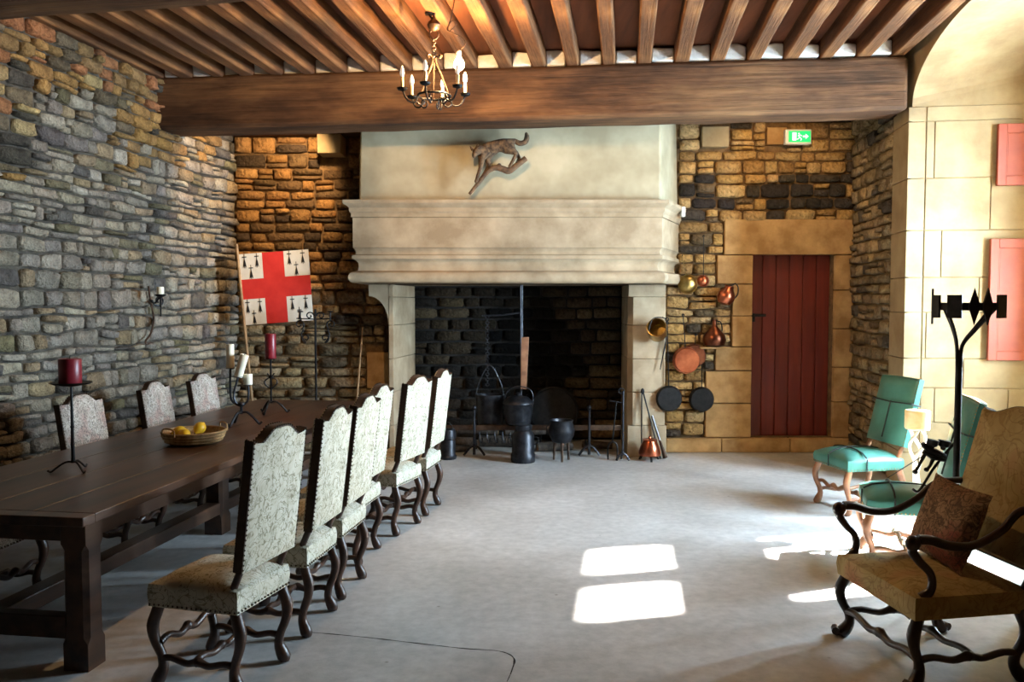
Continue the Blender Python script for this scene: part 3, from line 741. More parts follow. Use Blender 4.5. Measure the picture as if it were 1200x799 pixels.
def side_chair(name, label, group, fab, wood, nail, H=1.2, w=.45, d=.46, top=camel, lean=7, hump=.06, sz=(.375, .49), side='velvet_brown', dome=.03, back0=.57):
    t = thing(name, label, 'chair', group=group)
    z0, z1 = sz
    cushion_top(w, d, z0, z1, dome, wb=w * .94).build('seat', fab, t, angle=50)
    nm = MB(); hw, hd = w / 2 + .002, d / 2 + .002
    nails(nm, [(-hw, hd, z0 + .012), (hw, hd, z0 + .012), (hw * .95, -hd, z0 + .012), (-hw * .95, -hd, z0 + .012), (-hw, hd, z0 + .012)], .024, .0065)
    tag(nm.build('seat_nails', nail, t, smooth=False), kind='stuff')
    # back
    yb = -d / 2 + .015; hb = (H - back0) / math.cos(R(lean))
    M = Matrix.Translation((0, yb, back0)) @ Matrix.Rotation(R(lean), 4, 'X') @ frame((1, 0, 0), (0, -1, 0))
    # local prism x=x, y=z_up, z=-y (rearwards)
    out = top(w * .97, hb, hump=hump) if top is camel else top(w * .97, hb)
    m = MB(); m.prism(out, M, .045); m.build('back_frame', side, t, angle=30)
    ins = [(x * .965, .012 + (y - .012) * .985) for x, y in out]
    def pad(z_a, bulge, nm_):
        n = len(ins); cy = sum(p[1] for p in ins) / n; vs = [M @ V((x, y, z_a)) for x, y in ins] + [M @ V((x * .93, cy + (y - cy) * .95, z_a + bulge)) for x, y in ins] + [M @ V((x * .5, cy + (y - cy) * .6, z_a + bulge * 1.5)) for x, y in ins]
        fs = []
        for r in (0, n):
            for k in range(n): fs.append((r + k, r + (k + 1) % n, r + n + (k + 1) % n, r + n + k))
        fs.append(tuple(2 * n + k for k in range(n)))
        if bulge < 0: fs = [f[::-1] for f in fs]
        mm = MB(); mm.add(vs, fs); return mm.build(nm_, fab, t, angle=60)
    pad(.0, -.016, 'back_padding'); pad(.045, .006, 'back_panel')
    nm = MB()
    for zz in (.046, -.001):
        pts = [M @ V((x * .975, .006 + y * .992, zz)) for x, y in out] ; pts.append(pts[0]); nails(nm, pts[1:], .022, .006)
    tag(nm.build('back_nails', nail, t, smooth=False), kind='stuff')
    lx, lf, lr = w / 2 - .035, d / 2 - .035, -d / 2 + .03
    for sx in (-1, 1):
        s_leg(sx * lx, lf, z0 + .005, sx * .35, 1).build('leg', wood, t, angle=60)
        up = [V((sx * lx * .96, lr, z0 - .01)), V((sx * lx * .95, lr + .005, z1)), M @ V((sx * (w / 2 - .045), .02, .02))]
        s_leg(sx * lx * .96, lr, z0 + .005, sx * .25, -1, up=up).build('leg', wood, t, angle=60)
        stretcher((sx * lx, lf, .125), (sx * lx * .96, lr, .125), 1).build('stretcher', wood, t, angle=60)
    stretcher((-lx, .01, .128), (lx, .01, .128), 1).build('stretcher', wood, t, angle=60)
    stretcher((-lx, lf - .0, .20), (lx, lf - .0, .20), 1.5).build('front_rail', wood, t, angle=60)
    return t
def place(o, xy, ang): o.location = (xy[0], xy[1], 0); o.rotation_euler = (0, 0, ang)
def face(dx, dy): return math.atan2(dy, dx) - math.pi / 2      # local +y looks along (dx,dy)
# right row: rear leg feet measured on the floor (near one, far one)
rows = [((280, 814), (330, 776), 'closest to the camera'), ((356, 748), (390, 714), 'second from the camera'), ((398, 703), (424, 677), 'third from the camera'),
        ((418, 663), (442, 642), 'fourth from the camera'), ((463, 628), (489, 613), 'second from the fireplace'), ((497, 605), (513, 591), 'nearest the fireplace')]
proto = None
for (n_, f_, txt) in rows:
    a, b = P(*n_, Z=0), P(*f_, Z=0); mid = (a + b) / 2; dd = (b - a).normalized(); fc = V((-dd.y, dd.x, 0))
    lab = 'high-backed leafy-fabric chair right of the table, ' + txt
    if proto is None: proto = side_chair('dining_chair', lab, 'high-backed chairs along the right side of the table', 'fabric_leaf', 'chair_wood', 'nail_dark'); o = proto
    else: o = copy_tree(proto); o['label'] = lab
    c = mid + fc * (.23 - .025)
    place(o, c, face(fc.x, fc.y))
# left row
lp = None
for (x, y, rz, txt) in [(-3.06, 4.68, .03, 'only its seat showing underneath'), (-2.85, 5.88, -.06, 'behind the near red candle'),
                   (-2.73, 6.88, .04, 'behind the fruit basket'), (-2.63, 7.66, -.02, 'beside the white candles')]:
    lab = 'mottled grey fabric chair on the wall side of the table, ' + txt
    if lp is None: lp = side_chair('dining_chair', lab, 'chairs on the wall side of the table', 'fabric_pink', 'chair_wood', 'nail_dark', H=1.09, w=.46, d=.46, hump=.07, lean=9, back0=.56); o = lp
    else: o = copy_tree(lp); o['label'] = lab
    place(o, (x, y), face(BX.x, BX.y) + rz)

# turquoise chairs by the window
def rope(m, pts, r=.006): m.tube(pts, r, 6)
def teal(label, xy, ang, first=None):
    if first: o = copy_tree(first); o['label'] = label
    else:
        o = side_chair('upholstered_chair', label, 'turquoise chairs by the window', 'turquoise', 'pale_wood', 'nail_brass', H=1.12, w=.52, d=.52, top=flat_top, lean=14, sz=(.37, .47), side='turquoise', dome=.05, back0=.56)
        m = MB(); M = Matrix.Translation((0, -.245, .56)) @ Matrix.Rotation(R(14), 4, 'X')
        rope(m, [M @ V((-.257, .026, .36)), M @ V((0, .034, .35)), M @ V((.257, .026, .36)), M @ V((.257, -.06, .36)), M @ V((-.257, -.06, .36)), M @ V((-.257, .026, .36))])
        rope(m, [M @ V((0, .036, .36)), M @ V((.01, .03, .04))])
        zt = lambda x, y: .47 + .055 * (1 - (x / .26) ** 4) * (1 - (y / .26) ** 4) + .004
        rope(m, [V((x, .09, zt(x, .09))) for x in (-.255, -.2, -.1, 0, .1, .2, .255)]); rope(m, [(.264, .09, .47), (.264, .09, .37)]); rope(m, [(-.264, .09, .47), (-.264, .09, .37)])
        rope(m, [V((.02, y, zt(.02, y))) for y in (-.2, -.1, 0, .1, .2, .255)]); rope(m, [(.02, .264, .47), (.02, .264, .37)])
        m.build('barrier_cord', 'rope', o)
    place(o, xy, ang); return o
g1 = teal('turquoise leather chair tied with dark cord, farther one near the red door', (2.95, 6.93), face(-.99, -.18))
g2 = teal('turquoise leather chair half hidden behind the iron stand and armchair', (2.66, 5.50), face(-.93, .30), g1)

# armchair
ac = thing('armchair', 'large tapestry armchair with dark scrolled wooden arms, cut by the right edge', 'armchair')
aw, ad = .62, .60
fa, fb_ = P(985, 745, Z=0), P(1068, 808, Z=0); dd = (fb_ - fa).normalized(); fcv = V((dd.y, -dd.x, 0)); midf = (fa + fb_) / 2
place(ac, midf - fcv * (ad / 2 - .01), face(fcv.x, fcv.y))
aw = (fb_ - fa).length + .06
cushion_top(aw, ad, .325, .44, .025, wb=aw * .92).build('seat', 'fabric_tapestry', ac, angle=50)
lean = 16; M = Matrix.Translation((0, -ad / 2 - .01, .50)) @ Matrix.Rotation(R(lean), 4, 'X') @ frame((1, 0, 0), (0, -1, 0))
out = camel(aw * .95, .76, hump=.05)
m = MB(); m.prism(out, M, .06); m.build('back_frame', 'velvet_brown', ac, angle=30)
n = len(out); cy = .38
m = MB(); m.add([M @ V((x * .975, .008 + y * .985, 0)) for x, y in out] + [M @ V((x * .90, cy + (y - cy) * .93, -.03)) for x, y in out] + [M @ V((x * .4, cy + (y - cy) * .5, -.04)) for x, y in out],
        [(r + k, r + n + k, r + n + (k + 1) % n, r + (k + 1) % n) for r in (0, n) for k in range(n)] + [tuple(2 * n + k for k in range(n))[::-1]])
m.build('back_padding', 'fabric_tapestry', ac, angle=60)
for sx in (-1, 1):
    x = sx * (aw / 2 - .035)
    lf_ = s_leg(x, ad / 2 - .04, .34, sx * .5, 1.1, 1.05, scroll=True); lf_.build('leg', 'dark_wood', ac, angle=60)
    s_leg(x * .95, -ad / 2 + .05, .34, sx * .3, -1.1, 1.05, scroll=True, up=[V((x * .95, -ad / 2 + .05, .33)), V((x * .95, -ad / 2 + .03, .42)), M @ V((x * .9, .05, .03))]).build('leg', 'dark_wood', ac, angle=60)
    m = MB(); m.tube([(x, ad / 2 - .05, .42), (x + sx * .012, ad / 2 - .09, .46), (x + sx * .015, ad / 2 - .085, .53), (x + sx * .012, ad / 2 - .03, .59), (x + sx * .01, ad / 2 + .005, .64), (x + sx * .01, ad / 2 - .01, .675)], [.024, .020, .018, .019, .021, .024], 8, smooth_n=5)
    m.build('arm_support', 'dark_wood', ac, angle=60)
    yb = -ad / 2 + .0
    m = MB(); m.tube([M @ V((x * .97, .33, .03)), V((x, yb + .06, .80)), V((x + sx * .012, yb + .17, .715)), V((x + sx * .015, yb + .30, .655)), V((x + sx * .015, yb + .42, .655)), V((x + sx * .015, yb + .52, .685)), V((x + sx * .015, yb + .58, .69))], [.019, .019, .018, .020, .022, .023, .025], 8, smooth_n=5)
    m.ell((x + sx * .015, ad / 2 + .005, .675), (.030, .036, .036))
    m.build('arm', 'dark_wood', ac, angle=60)
    stretcher((x, ad / 2 - .04, .13), (x * .95, -ad / 2 + .05, .13), 1.1, .017).build('stretcher', 'dark_wood', ac, angle=60)
stretcher((-aw / 2 + .035, ad / 2 - .04, .135), (aw / 2 - .035, ad / 2 - .04, .135), 1.2, .018).build('stretcher', 'dark_wood', ac, angle=60)
stretcher((-aw / 2 + .035, -.02, .13), (aw / 2 - .035, -.02, .13), 1.1, .016).build('stretcher', 'dark_wood', ac, angle=60)
# cushion leaning on the armchair's back
M0 = ac.matrix_basis.copy()
cu = thing('cushion', 'small square tapestry cushion leaning against the back of the armchair', 'cushion')
cu.matrix_basis = M0 @ Matrix.Translation((.03, -.11, .665)) @ Matrix.Rotation(R(20), 4, 'X') @ Matrix.Rotation(R(-3), 4, 'Y')
m = MB(); n = 11; vs = []; fs = []
for s_ in (1, -1):
    for j in range(n):
        for i in range(n):
            a, b = -1 + 2 * i / (n - 1), -1 + 2 * j / (n - 1); k = 1 - .07 * (1 - a * a) * (abs(b) > .99) - .07 * (1 - b * b) * (abs(a) > .99)
            vs.append((a * .215 * k, s_ * .055 * ((1 - a ** 4) * (1 - b ** 4)) ** .6, b * .205 * k))
for s_ in (0, 1):
    for j in range(n - 1):
        for i in range(n - 1):
            q = s_ * n * n + j * n + i; f = (q, q + 1, q + n + 1, q + n); fs.append(f if s_ else f[::-1])
m.add(vs, fs); m.build('cover', 'fabric_cushion', cu, angle=80)

# ------------------------------------------------------------------ things on the table
TZ = .771
def spiral(c, ex, ez, r0, r1, a0, a1, n=20):
    c, ex, ez = V(c), V(ex), V(ez); out = []
    for i in range(n + 1):
        t = i / n; a = R(a0 + (a1 - a0) * t); r = r0 + (r1 - r0) * t; out.append(c + ex * (r * math.cos(a)) + ez * (r * math.sin(a)))
    return out
def tripod(m, c, R_, h, r=.007, n=3, a0=90):
    c = V(c)
    for k in range(n):
        a = R(a0 + 360 * k / n); d = V((math.cos(a), math.sin(a), 0))
        m.tube([c + V((0, 0, h)), c + d * R_ * .3 + V((0, 0, h * 1.02)), c + d * R_ * .65 + V((0, 0, h * .55)), c + d * R_ * .9 + V((0, 0, r)), c + d * R_ + V((0, 0, r * 1.6)), c + d * R_ * 1.06 + V((0, 0, r * 2.6))], r, 6, smooth_n=4)
def candle(parent, c, r, h, mat, tilt=None):
    M = Matrix.Translation(V(c)) @ (tilt or Matrix.Identity(4))
    m = MB(); m.lathe([(r * .96, 0), (r, .004), (r, h - .006), (r * .93, h), (r * .6, h - .004), (.004, h - .008)], M, 20); o = m.build('candle', mat, parent, angle=40)
    w = MB(); w.tube([M @ V((0, 0, h - .01)), M @ V((.001, 0, h + .012)), M @ V((.004, 0, h + .022))], .0022, 6); w.build('wick', 'wick', o)
    return o
# near red candle on a tall iron pricket
pa = P(86, 552, Z=TZ)
k = thing('candlestick', 'tall iron pricket candlestick with a thick dark red candle, near end of the table', 'candlestick', (pa.x, pa.y, TZ), 0, 'iron candlesticks on the table')
zc_ = P(82, 451, Y=pa.y).z - TZ; sc_ = pa.y / FPX
m = MB(); tripod(m, (0, 0, 0), .125, .055, .006, 3, -35); m.build('tripod_foot', 'iron', k)
m = MB(); m.tube([(0, 0, .05), (0, 0, zc_)], [.012, .009, .008, .006], 8)
for z in (.16, .26): m.lathe([(.006, z - .012), (.013, z), (.006, z + .012)], None, 10)
m.build('stem', 'iron', k)
m = MB(); m.lathe([(.01, zc_ - .01), (.095, zc_ + .004), (.115, zc_ + .014), (.112, zc_ + .017), (.01, zc_ + .004)], None, 24); m.build('drip_pan', 'iron', k)
candle(k, (-.005, 0, zc_ + .004), .062, P(82, 420, Y=pa.y).z - P(82, 450, Y=pa.y).z, 'wax_red')
# far red candle
pb = P(318, 484, Z=TZ)
k = thing('candlestick', 'short wrought iron candlestick with a tall red candle, far end of the table', 'candlestick', (pb.x, pb.y, TZ), 0, 'iron candlesticks on the table')
m = MB(); tripod(m, (0, 0, 0), .15, .10, .009, 3, 20); m.build('tripod_foot', 'iron', k)
zc_ = P(321, 420, Y=pb.y).z - TZ
m = MB(); m.tube([(0, 0, .09), (0, 0, zc_)], .009, 8); m.build('stem', 'iron', k)
m = MB()
for a in range(4):
    d = V((math.cos(R(90 * a + 20)), math.sin(R(90 * a + 20)), 0)); m.tube([d * .006 + V((0, 0, zc_ * .45)), d * .045 + V((0, 0, zc_ * .52)), d * .05 + V((0, 0, zc_ * .60)), d * .012 + V((0, 0, zc_ * .66)), d * .03 + V((0, 0, zc_ * .73))], .006, 6, smooth_n=4)
m.build('scroll_knot', 'iron', k)
m = MB(); m.lathe([(.01, zc_ - .012), (.05, zc_ - .004), (.052, zc_), (.01, zc_)], None, 16); m.build('drip_pan', 'iron', k)
candle(k, (0, 0, zc_), .048, P(321, 391, Y=pb.y).z - P(321, 420, Y=pb.y).z, 'wax_red')
# three white candles on branching iron
pc = P(283, 498, Z=TZ); f = pc.y / FPX
k = thing('candlestick', 'three-branched iron candlestick with white candles, one leaning', 'candlestick', (pc.x, pc.y, TZ), 0, 'iron candlesticks on the table')
m = MB(); tripod(m, (0, 0, 0), .15, .10, .010, 3, -110); m.build('tripod_foot', 'iron_grey', k)
m = MB(); m.tube([(0, 0, .09), (0, 0, .17)], .011, 8); m.ell((0, 0, .17), (.03, .03, .018)); m.build('stem', 'iron_grey', k)
def zz(py): return P(283, py, Y=pc.y).z - TZ
tips = [((271 - 283) * f, 0, zz(431)), ((281 - 283) * f, -.02, zz(441)), ((288 - 283) * f + .01, .04, zz(451))]
for (x, y, z), mid in zip(tips, ((-.085, 0, .26), (-.05, -.02, .26), (.05, .03, .25))):
    m = MB(); m.tube([(0, 0, .15), (mid[0] * .8, mid[1], .19), mid, (x, y, z)], .009, 6, smooth_n=5); m.lathe([(.006, z - .012), (.036, z - .004), (.036, z), (.006, z)], Matrix.Translation((x, y, 0)), 14); m.build('branch', 'iron_grey', k)
candle(k, tips[0], .031, .19, 'wax_white'); candle(k, tips[1], .034, .185, 'wax_white', Matrix.Rotation(R(17), 4, 'Y')); candle(k, tips[2], .036, .085, 'wax_white')
# basket of lemons
pd = P(226, 519, Z=TZ)
k = thing('fruit_basket', 'round shallow wicker basket holding lemons on the dark table', 'basket', (pd.x, pd.y + .02, TZ), 0)
rb = 36 * pd.y / FPX
m = MB(); prof = [(rb * .70, 0), (rb * .86, .012), (rb * .96, .045), (rb, .075), (rb * 1.01, .082), (rb * .96, .082), (rb * .9, .05), (rb * .8, .02), (.01, .012)]
m.lathe(prof, None, 40); m.build('bowl', 'wicker', k)
m = MB()
for z, r in ((.02, rb * .90), (.04, rb * .955), (.06, rb * .99)): m.ring((0, 0, z), r, .004, n=40, m=6)
m.build('weave_bands', 'wicker', k)
m = MB(); m.ring((0, 0, .083), rb * .985, .008, n=40, m=6); m.build('rim', 'wicker', k)
for a in (-118, 42):
    d = V((math.cos(R(a)), math.sin(R(a)), 0)); tt = V((-d.y, d.x, 0)); m = MB(); c = d * rb
    m.tube([c - tt * .06 + V((0, 0, .07)), c - tt * .055 + V((0, 0, .115)), c + V((0, 0, .125)), c + tt * .055 + V((0, 0, .115)), c + tt * .06 + V((0, 0, .07))], .006, 6, smooth_n=4); m.build('handle', 'wicker', k)
for i, (x, y, z, a, e, lab) in enumerate([(-.088, -.03, .080, 20, 10, 'yellow lemon at the left of the wicker basket'), (.03, .03, .098, 70, 35, 'yellow lemon heaped highest in the wicker basket'), (-.035, -.075, .066, 120, 0, 'yellow lemon half hidden behind the basket handle')]):
    L = thing('lemon', lab, 'lemon', (pd.x + x, pd.y + .02 + y, TZ + z), 0, 'lemons in the basket')
    m = MB(); Mx = Matrix.Rotation(R(a), 4, 'Z') @ Matrix.Rotation(R(90 - e), 4, 'Y')
    m.lathe([(.002, -.060), (.008, -.055), (.012, -.048), (.028, -.036), (.040, -.012), (.042, .004), (.036, .024), (.022, .040), (.011, .048), (.007, .055), (.001, .058)], Mx, 16); m.build('peel', 'lemon_peel', L, angle=70)
    m = MB(); m.lathe([(.006, -.062), (.006, -.056), (.003, -.054)], Mx, 8); m.build('stem_end', 'bark', L)

# ------------------------------------------------------------------ banner, iron stand, stick, sconce
YBN = 9.0
bn = thing('banner', 'square banner with red cross and black ermine marks hanging from a leaning pole', 'banner')
tl, tr, br, bl = P(280, 298, YBN), P(361, 292, YBN), P(368, 374, YBN - .03), P(286, 381, YBN - .03)
nrm = (tr - tl).cross(bl - tl).normalized(); nrm = nrm if nrm.y < 0 else -nrm
def bp(u, v, d=0): return tl + (tr - tl) * u + (bl - tl) * v + nrm * d
def patch(name, u0, v0, u1, v1, mat, d0=-.012, d1=0):
    m = MB(); m.hexa([bp(u0, v1, d0), bp(u1, v1, d0), bp(u1, v1, d1), bp(u0, v1, d1), bp(u0, v0, d0), bp(u1, v0, d0), bp(u1, v0, d1), bp(u0, v0, d1)]); return m.build(name, mat, bn, smooth=False)
patch('cross_upright', .33, 0, .64, 1, 'flag_red'); patch('cross_arm', 0, .36, .33, .64, 'flag_red'); patch('cross_arm', .64, .36, 1, .64, 'flag_red')
for (u0, v0, u1, v1) in ((0, 0, .33, .36), (.64, 0, 1, .36), (0, .64, .33, 1), (.64, .64, 1, 1)):
    qo = patch('white_quarter', u0, v0, u1, v1, 'flag_white')
    for (a, b) in ((.22, .28), (.76, .28), (.48, .72)):
        m = MB(); cu_, cv_ = u0 + (u1 - u0) * a, v0 + (v1 - v0) * b; s_ = .10
        shp = [[(-.18, .15), (.0, -.35), (.18, .15), (.36, .95), (.12, .7), (0, 1.05), (-.12, .7), (-.36, .95)], [(-.05, -1.0), (.05, -1.0), (.05, -.2), (-.05, -.2)], [(-.42, -.62), (.42, -.62), (.42, -.5), (-.42, -.5)]]
        for sh in shp:
            p = [bp(cu_ + x * s_ * .75, cv_ + y * s_, .0025) for x, y in sh]; p2 = [q - nrm * .004 for q in p]; nn = len(p)
            m.add(p + p2, [tuple(range(nn)), tuple(range(nn, 2 * nn))[::-1]] + [(i, (i + 1) % nn, nn + (i + 1) % nn, nn + i) for i in range(nn)])
        m.build('ermine_spot', 'flag_black', qo, smooth=False)
m = MB(); t0, t1 = P(277, 286, YBN), P(296, 476, YBN - .1); dr = (t1 - t0); t1 = t0 + dr * ((0 - t0.z) / dr.z); m.tube([t0, t1], .016, 10); m.build('pole', 'stick_wood', bn)
# tall scrolled iron stand behind the table
ps = P(370, 420, 8.75); ps.z = 0
st = thing('iron_stand', 'tall black wrought iron candle stand with scrolled head beside the banner', 'candle stand', (ps.x, ps.y, 0))
def zy(py): return P(370, py, 8.75).z
m = MB(); m.tube([(0, 0, .02), (0, 0, zy(362))], .012, 8); m.build('pole', 'iron', st)
m = MB(); tripod(m, (0, 0, 0), .2, .12, .012, 3, 30); m.build('tripod_foot', 'iron', st)
e1, e2 = V((1, 0, 0)), V((0, 0, 1))
for sx in (-1, 1):
    m = MB(); X = e1 * sx
    m.tube(spiral(X * .10 + e2 * zy(396), X, e2, .05, .012, -90, 330), .008, 6)
    m.tube(spiral(X * .17 + e2 * zy(380), X, e2, .055, .012, 250, -200), .008, 6)
    m.tube([X * .10 + e2 * (zy(396) - .05), X * .15 + e2 * zy(393), X * .13 + e2 * zy(386), X * .155 + e2 * (zy(380) - .05)], .008, 6, smooth_n=5)
    m.tube(spiral(X * .06 + e2 * zy(370), X, e2, .045, .01, 180, -220), .007, 6)
    m.tube([X * .0 + e2 * zy(374), X * .20 + e2 * zy(373)], .007, 6); m.tube([X * .16 + e2 * zy(376), X * .16 + e2 * zy(366)], .008, 6)
    m.build('scroll', 'iron', st)
    m = MB(); m.lathe([(.006, zy(366)), (.035, zy(365.5)), (.03, zy(364.5)), (.006, zy(364))], Matrix.Translation(X * .16), 12); m.build('candle_cup', 'iron', st)
m = MB(); m.tube([(-.13, 0, zy(388)), (.13, 0, zy(388))], .006, 6); m.build('cross_bar', 'iron', st)
sk = thing('walking_stick', 'thin pale wooden stick leaning on the stones left of the hearth', 'stick')
a, b = P(425, 383, 9.5), P(417, 470, 9.2); d = b - a; b = a + d * ((0 - a.z) / d.z)
m = MB(); m.tube([a, a + (b - a) * .5 + V((.01, 0, 0)), b], [.008, .011, .013], 8); m.build('shaft', 'stick_wood', sk)
m = MB(); m.lathe([(.009, -.01), (.014, 0), (.012, .016), (.004, .022)], Matrix.Translation(a), 10); m.build('knob', 'bark', sk)
# sconce on the left wall
def LW(px, py, off=0):   # point on the left wall plane
    d = ray(px, py); o = V((0, 0, CAM_H)); p0 = V((lwx(9.6), 9.6, 0)) + BX * off; t = (p0 - o).dot(BX) / d.dot(BX); return o + d * t
ws = thing('wall_sconce', 'black wrought iron candle sconce with a stub of candle on the left wall', 'sconce')
c = LW(176, 352, .09); ex, ez = AX, V((0, 0, 1))
m = MB(); m.tube([LW(174, 335, .09), LW(176, 352, .09), LW(180, 372, .10), LW(177, 390, .09), LW(171, 399, .09), LW(172, 403, .10), LW(177, 401, .11)], .009, 6, smooth_n=5); m.build('back_bar', 'iron_brown', ws)
m = MB(); m.tube([c] + spiral(c + AX * .06 + BX * .05, (AX + BX * .6).normalized(), ez, .06, .015, 180, 620, 28), .009, 6); arm_end = LW(188, 345, .28)
m.tube([c, c + (arm_end - c) * .5 + V((0, 0, -.05)), arm_end], .009, 6, smooth_n=5); m.tube([arm_end, arm_end - V((0, 0, .20))], [.012, .006], 6); m.build('scroll_arm', 'iron', ws)
m = MB(); m.lathe([(.01, -.03), (.045, -.012), (.05, .0), (.045, .002), (.01, -.004)], Matrix.Translation(arm_end), 14); m.build('drip_pan', 'iron', ws)
candle(ws, arm_end, .032, .07, 'wax_white')
# exit sign
es = thing('exit_sign', 'green illuminated exit sign with running figure high on the back wall', 'sign', P(936, 160, 9.44))
m = MB(); m.box((0, .04, 0), (.30, .08, .17)); m.build('housing', 'sign_white', es, bevel=.012)
m = MB(); m.box((.01, -.004, .0), (.25, .008, .125)); m.build('panel', 'sign_green', es, bevel=.003)
m = MB(); MF = frame((1, 0, 0), (0, -1, 0), (0, -.008, 0))
m.prism([(-.075, -.045), (-.03, -.045), (-.03, .045), (-.075, .045)], MF, .003)
m.prism([(.045, -.01), (.075, -.01), (.075, -.03), (.11, .0), (.075, .03), (.075, .01), (.045, .01)], MF, .003)
for pts in ([(-.01, .012), (.012, -.012)], [(.012, -.012), (.028, -.028), (.02, -.048)], [(.006, -.01), (-.012, -.03), (-.025, -.03)], [(-.006, .012), (.02, .016), (.03, .004)]): m.tube([MF @ V((x, y, .001)) for x, y in pts], .005, 5)
m.lathe([(.009, 0), (.009, .003)], MF @ Matrix.Translation((.0, .032, 0)), 10); m.build('running_figure', 'sign_figure', es, smooth=False)
# small metal bracket at the end of the mantel
bt = thing('cable_box', 'small pale switch box fixed at the right end of the mantel', 'switch', P(801, 248, 9.3))
m = MB(); m.box((0, .04, 0), (.045, .08, .11)); m.build('box', 'sign_white', bt, bevel=.006); m = MB(); m.lathe([(.006, 0), (.006, .006)], frame((1, 0, 0), (0, -1, 0), (0, 0, -.02)), 8); m.build('screw', 'iron', bt)

# ------------------------------------------------------------------ stuffed animal on a branch, on the hood
YA = 8.64
def hz(zx, zy_, dy=0): return P(530 + zx / 7.99, 140 + zy_ / 7.99, YA + dy)
br_ = thing('mounted_branch', 'bare brown forked branch fixed to the fireplace hood', 'branch')
m = MB(); m.tube([hz(160, 700), hz(240, 600), hz(330, 490), hz(400, 452), hz(470, 462), hz(530, 480), hz(610, 425), hz(690, 362)], [.016, .022, .026, .03, .034, .036, .03, .03], 10, smooth_n=4)
m.build('limb', 'bark', br_); m = MB(); m.tube([hz(400, 452), hz(430, 450, .06), hz(440, 430, .16)], [.03, .025, .025], 8); m.build('mounting_stub', 'bark', br_)
an = thing('stuffed_fox', 'stuffed brown fox-like animal running down the branch on the hood', 'animal')
nodes = {'hip': (hz(520, 235), .060), 'mid': (hz(440, 235), .052), 'rib': (hz(360, 255), .060), 'chest': (hz(300, 300), .058), 'neck': (hz(262, 290, -.03), .042), 'head': (hz(228, 290, -.06), .040), 'snout': (hz(205, 330, -.09), .020), 'nose': (hz(200, 362, -.10), .011),
         't1': (hz(585, 200), .022), 't2': (hz(635, 228), .026), 't3': (hz(690, 215), .028), 't4': (hz(702, 165), .026), 't5': (hz(690, 118), .010),
         'fl1': (hz(275, 370, -.03), .030), 'fl2': (hz(268, 440, -.04), .019), 'fl3': (hz(245, 510, -.04), .015), 'fl4': (hz(228, 575, -.03), .017), 'fl5': (hz(212, 590, -.04), .012),
         'fr1': (hz(330, 370, .04), .032), 'fr2': (hz(345, 425, .03), .019), 'fr3': (hz(305, 500, .02), .015), 'fr4': (hz(275, 555, .0), .016), 'fr5': (hz(262, 575, -.02), .012),
         'hl1': (hz(545, 290, -.04), .040), 'hl2': (hz(605, 320, -.05), .022), 'hl3': (hz(572, 375, -.05), .014), 'hl4': (hz(545, 430, -.03), .015), 'hl5': (hz(525, 448, -.03), .011),
         'hr1': (hz(530, 280, .04), .038), 'hr2': (hz(600, 310, .04), .020), 'hr3': (hz(628, 360, .03), .014), 'hr4': (hz(615, 395, .0), .014), 'hr5': (hz(598, 408, -.02), .011)}
edges = [('hip', 'mid'), ('mid', 'rib'), ('rib', 'chest'), ('chest', 'neck'), ('neck', 'head'), ('head', 'snout'), ('snout', 'nose'), ('hip', 't1'), ('t1', 't2'), ('t2', 't3'), ('t3', 't4'), ('t4', 't5')]
for L, r0 in (('fl', 'chest'), ('fr', 'rib'), ('hl', 'hip'), ('hr', 'hip')):
    edges.append((r0, L + '1')); edges += [(L + str(i), L + str(i + 1)) for i in range(1, 5)]
ks = list(nodes); me = bpy.data.meshes.new('body'); me.from_pydata([nodes[q][0] for q in ks], [(ks.index(a), ks.index(b)) for a, b in edges], []); me.update()
bo = bpy.data.objects.new('body', me); C.objects.link(bo); bo.parent = an; me.materials.append(MATS['fur'])
md = bo.modifiers.new('skin', 'SKIN'); md.use_smooth_shade = True
if not me.skin_vertices: me.attributes.new('skin', 'FLOAT', 'POINT')
for i, q in enumerate(ks):
    sv = me.skin_vertices[0].data[i]; sv.radius = (nodes[q][1] * 1.28,) * 2; sv.use_root = (q == 'hip')
md = bo.modifiers.new('subd', 'SUBSURF'); md.levels = 2; md.render_levels = 2
for s_ in (-1, 1):
    m = MB(); c = hz(215 + (-30 if s_ < 0 else 18), 268 + (6 if s_ < 0 else -12), -.06 + s_ * .02)
    m.lathe([(.020, -.018), (.016, .0), (.009, .02), (.001, .036)], Matrix.Translation(c) @ Matrix.Rotation(R(-40 if s_ < 0 else 12), 4, 'Y') @ Matrix.Diagonal((1, .5, 1, 1)), 10); m.build('ear', 'fur', an, angle=70)
    m = MB(); m.ell(hz(208 + s_ * 14, 300, -.10), (.006, .006, .006), n=8, m=6); m.build('eye', 'iron', an)

# ------------------------------------------------------------------ chandelier and bare bulb
YC = 6.4
def hc(zx, zy_, dy=0): return P(440 + zx / 5.706, zy_ / 5.706, YC + dy)
ch = thing('chandelier', 'small wrought iron chandelier with candle-shaped bulbs hanging from the joists', 'chandelier')
cxy = hc(392, 500); cx0 = cxy.x
zr_ = lambda zy_: hc(392, zy_).z
ztop = zceil(cx0)
m = MB(); m.lathe([(.012, zr_(110)), (.02, zr_(130)), (.045, zr_(150)), (.052, zr_(170)), (.04, zr_(195)), (.012, zr_(212))], Matrix.Translation((cx0, YC, 0)), 16); m.build('canopy', 'iron_brown', ch)
m = MB(); m.tube([(cx0 - .04, YC, ztop), (cx0 - .01, YC, ztop - .05), (cx0, YC, zr_(70)), (cx0, YC, zr_(130))], .008, 6, smooth_n=3); m.lathe([(.03, ztop - .012), (.03, ztop)], Matrix.Translation((cx0 - .04, YC, 0)), 12); m.build('hook', 'iron_brown', ch)
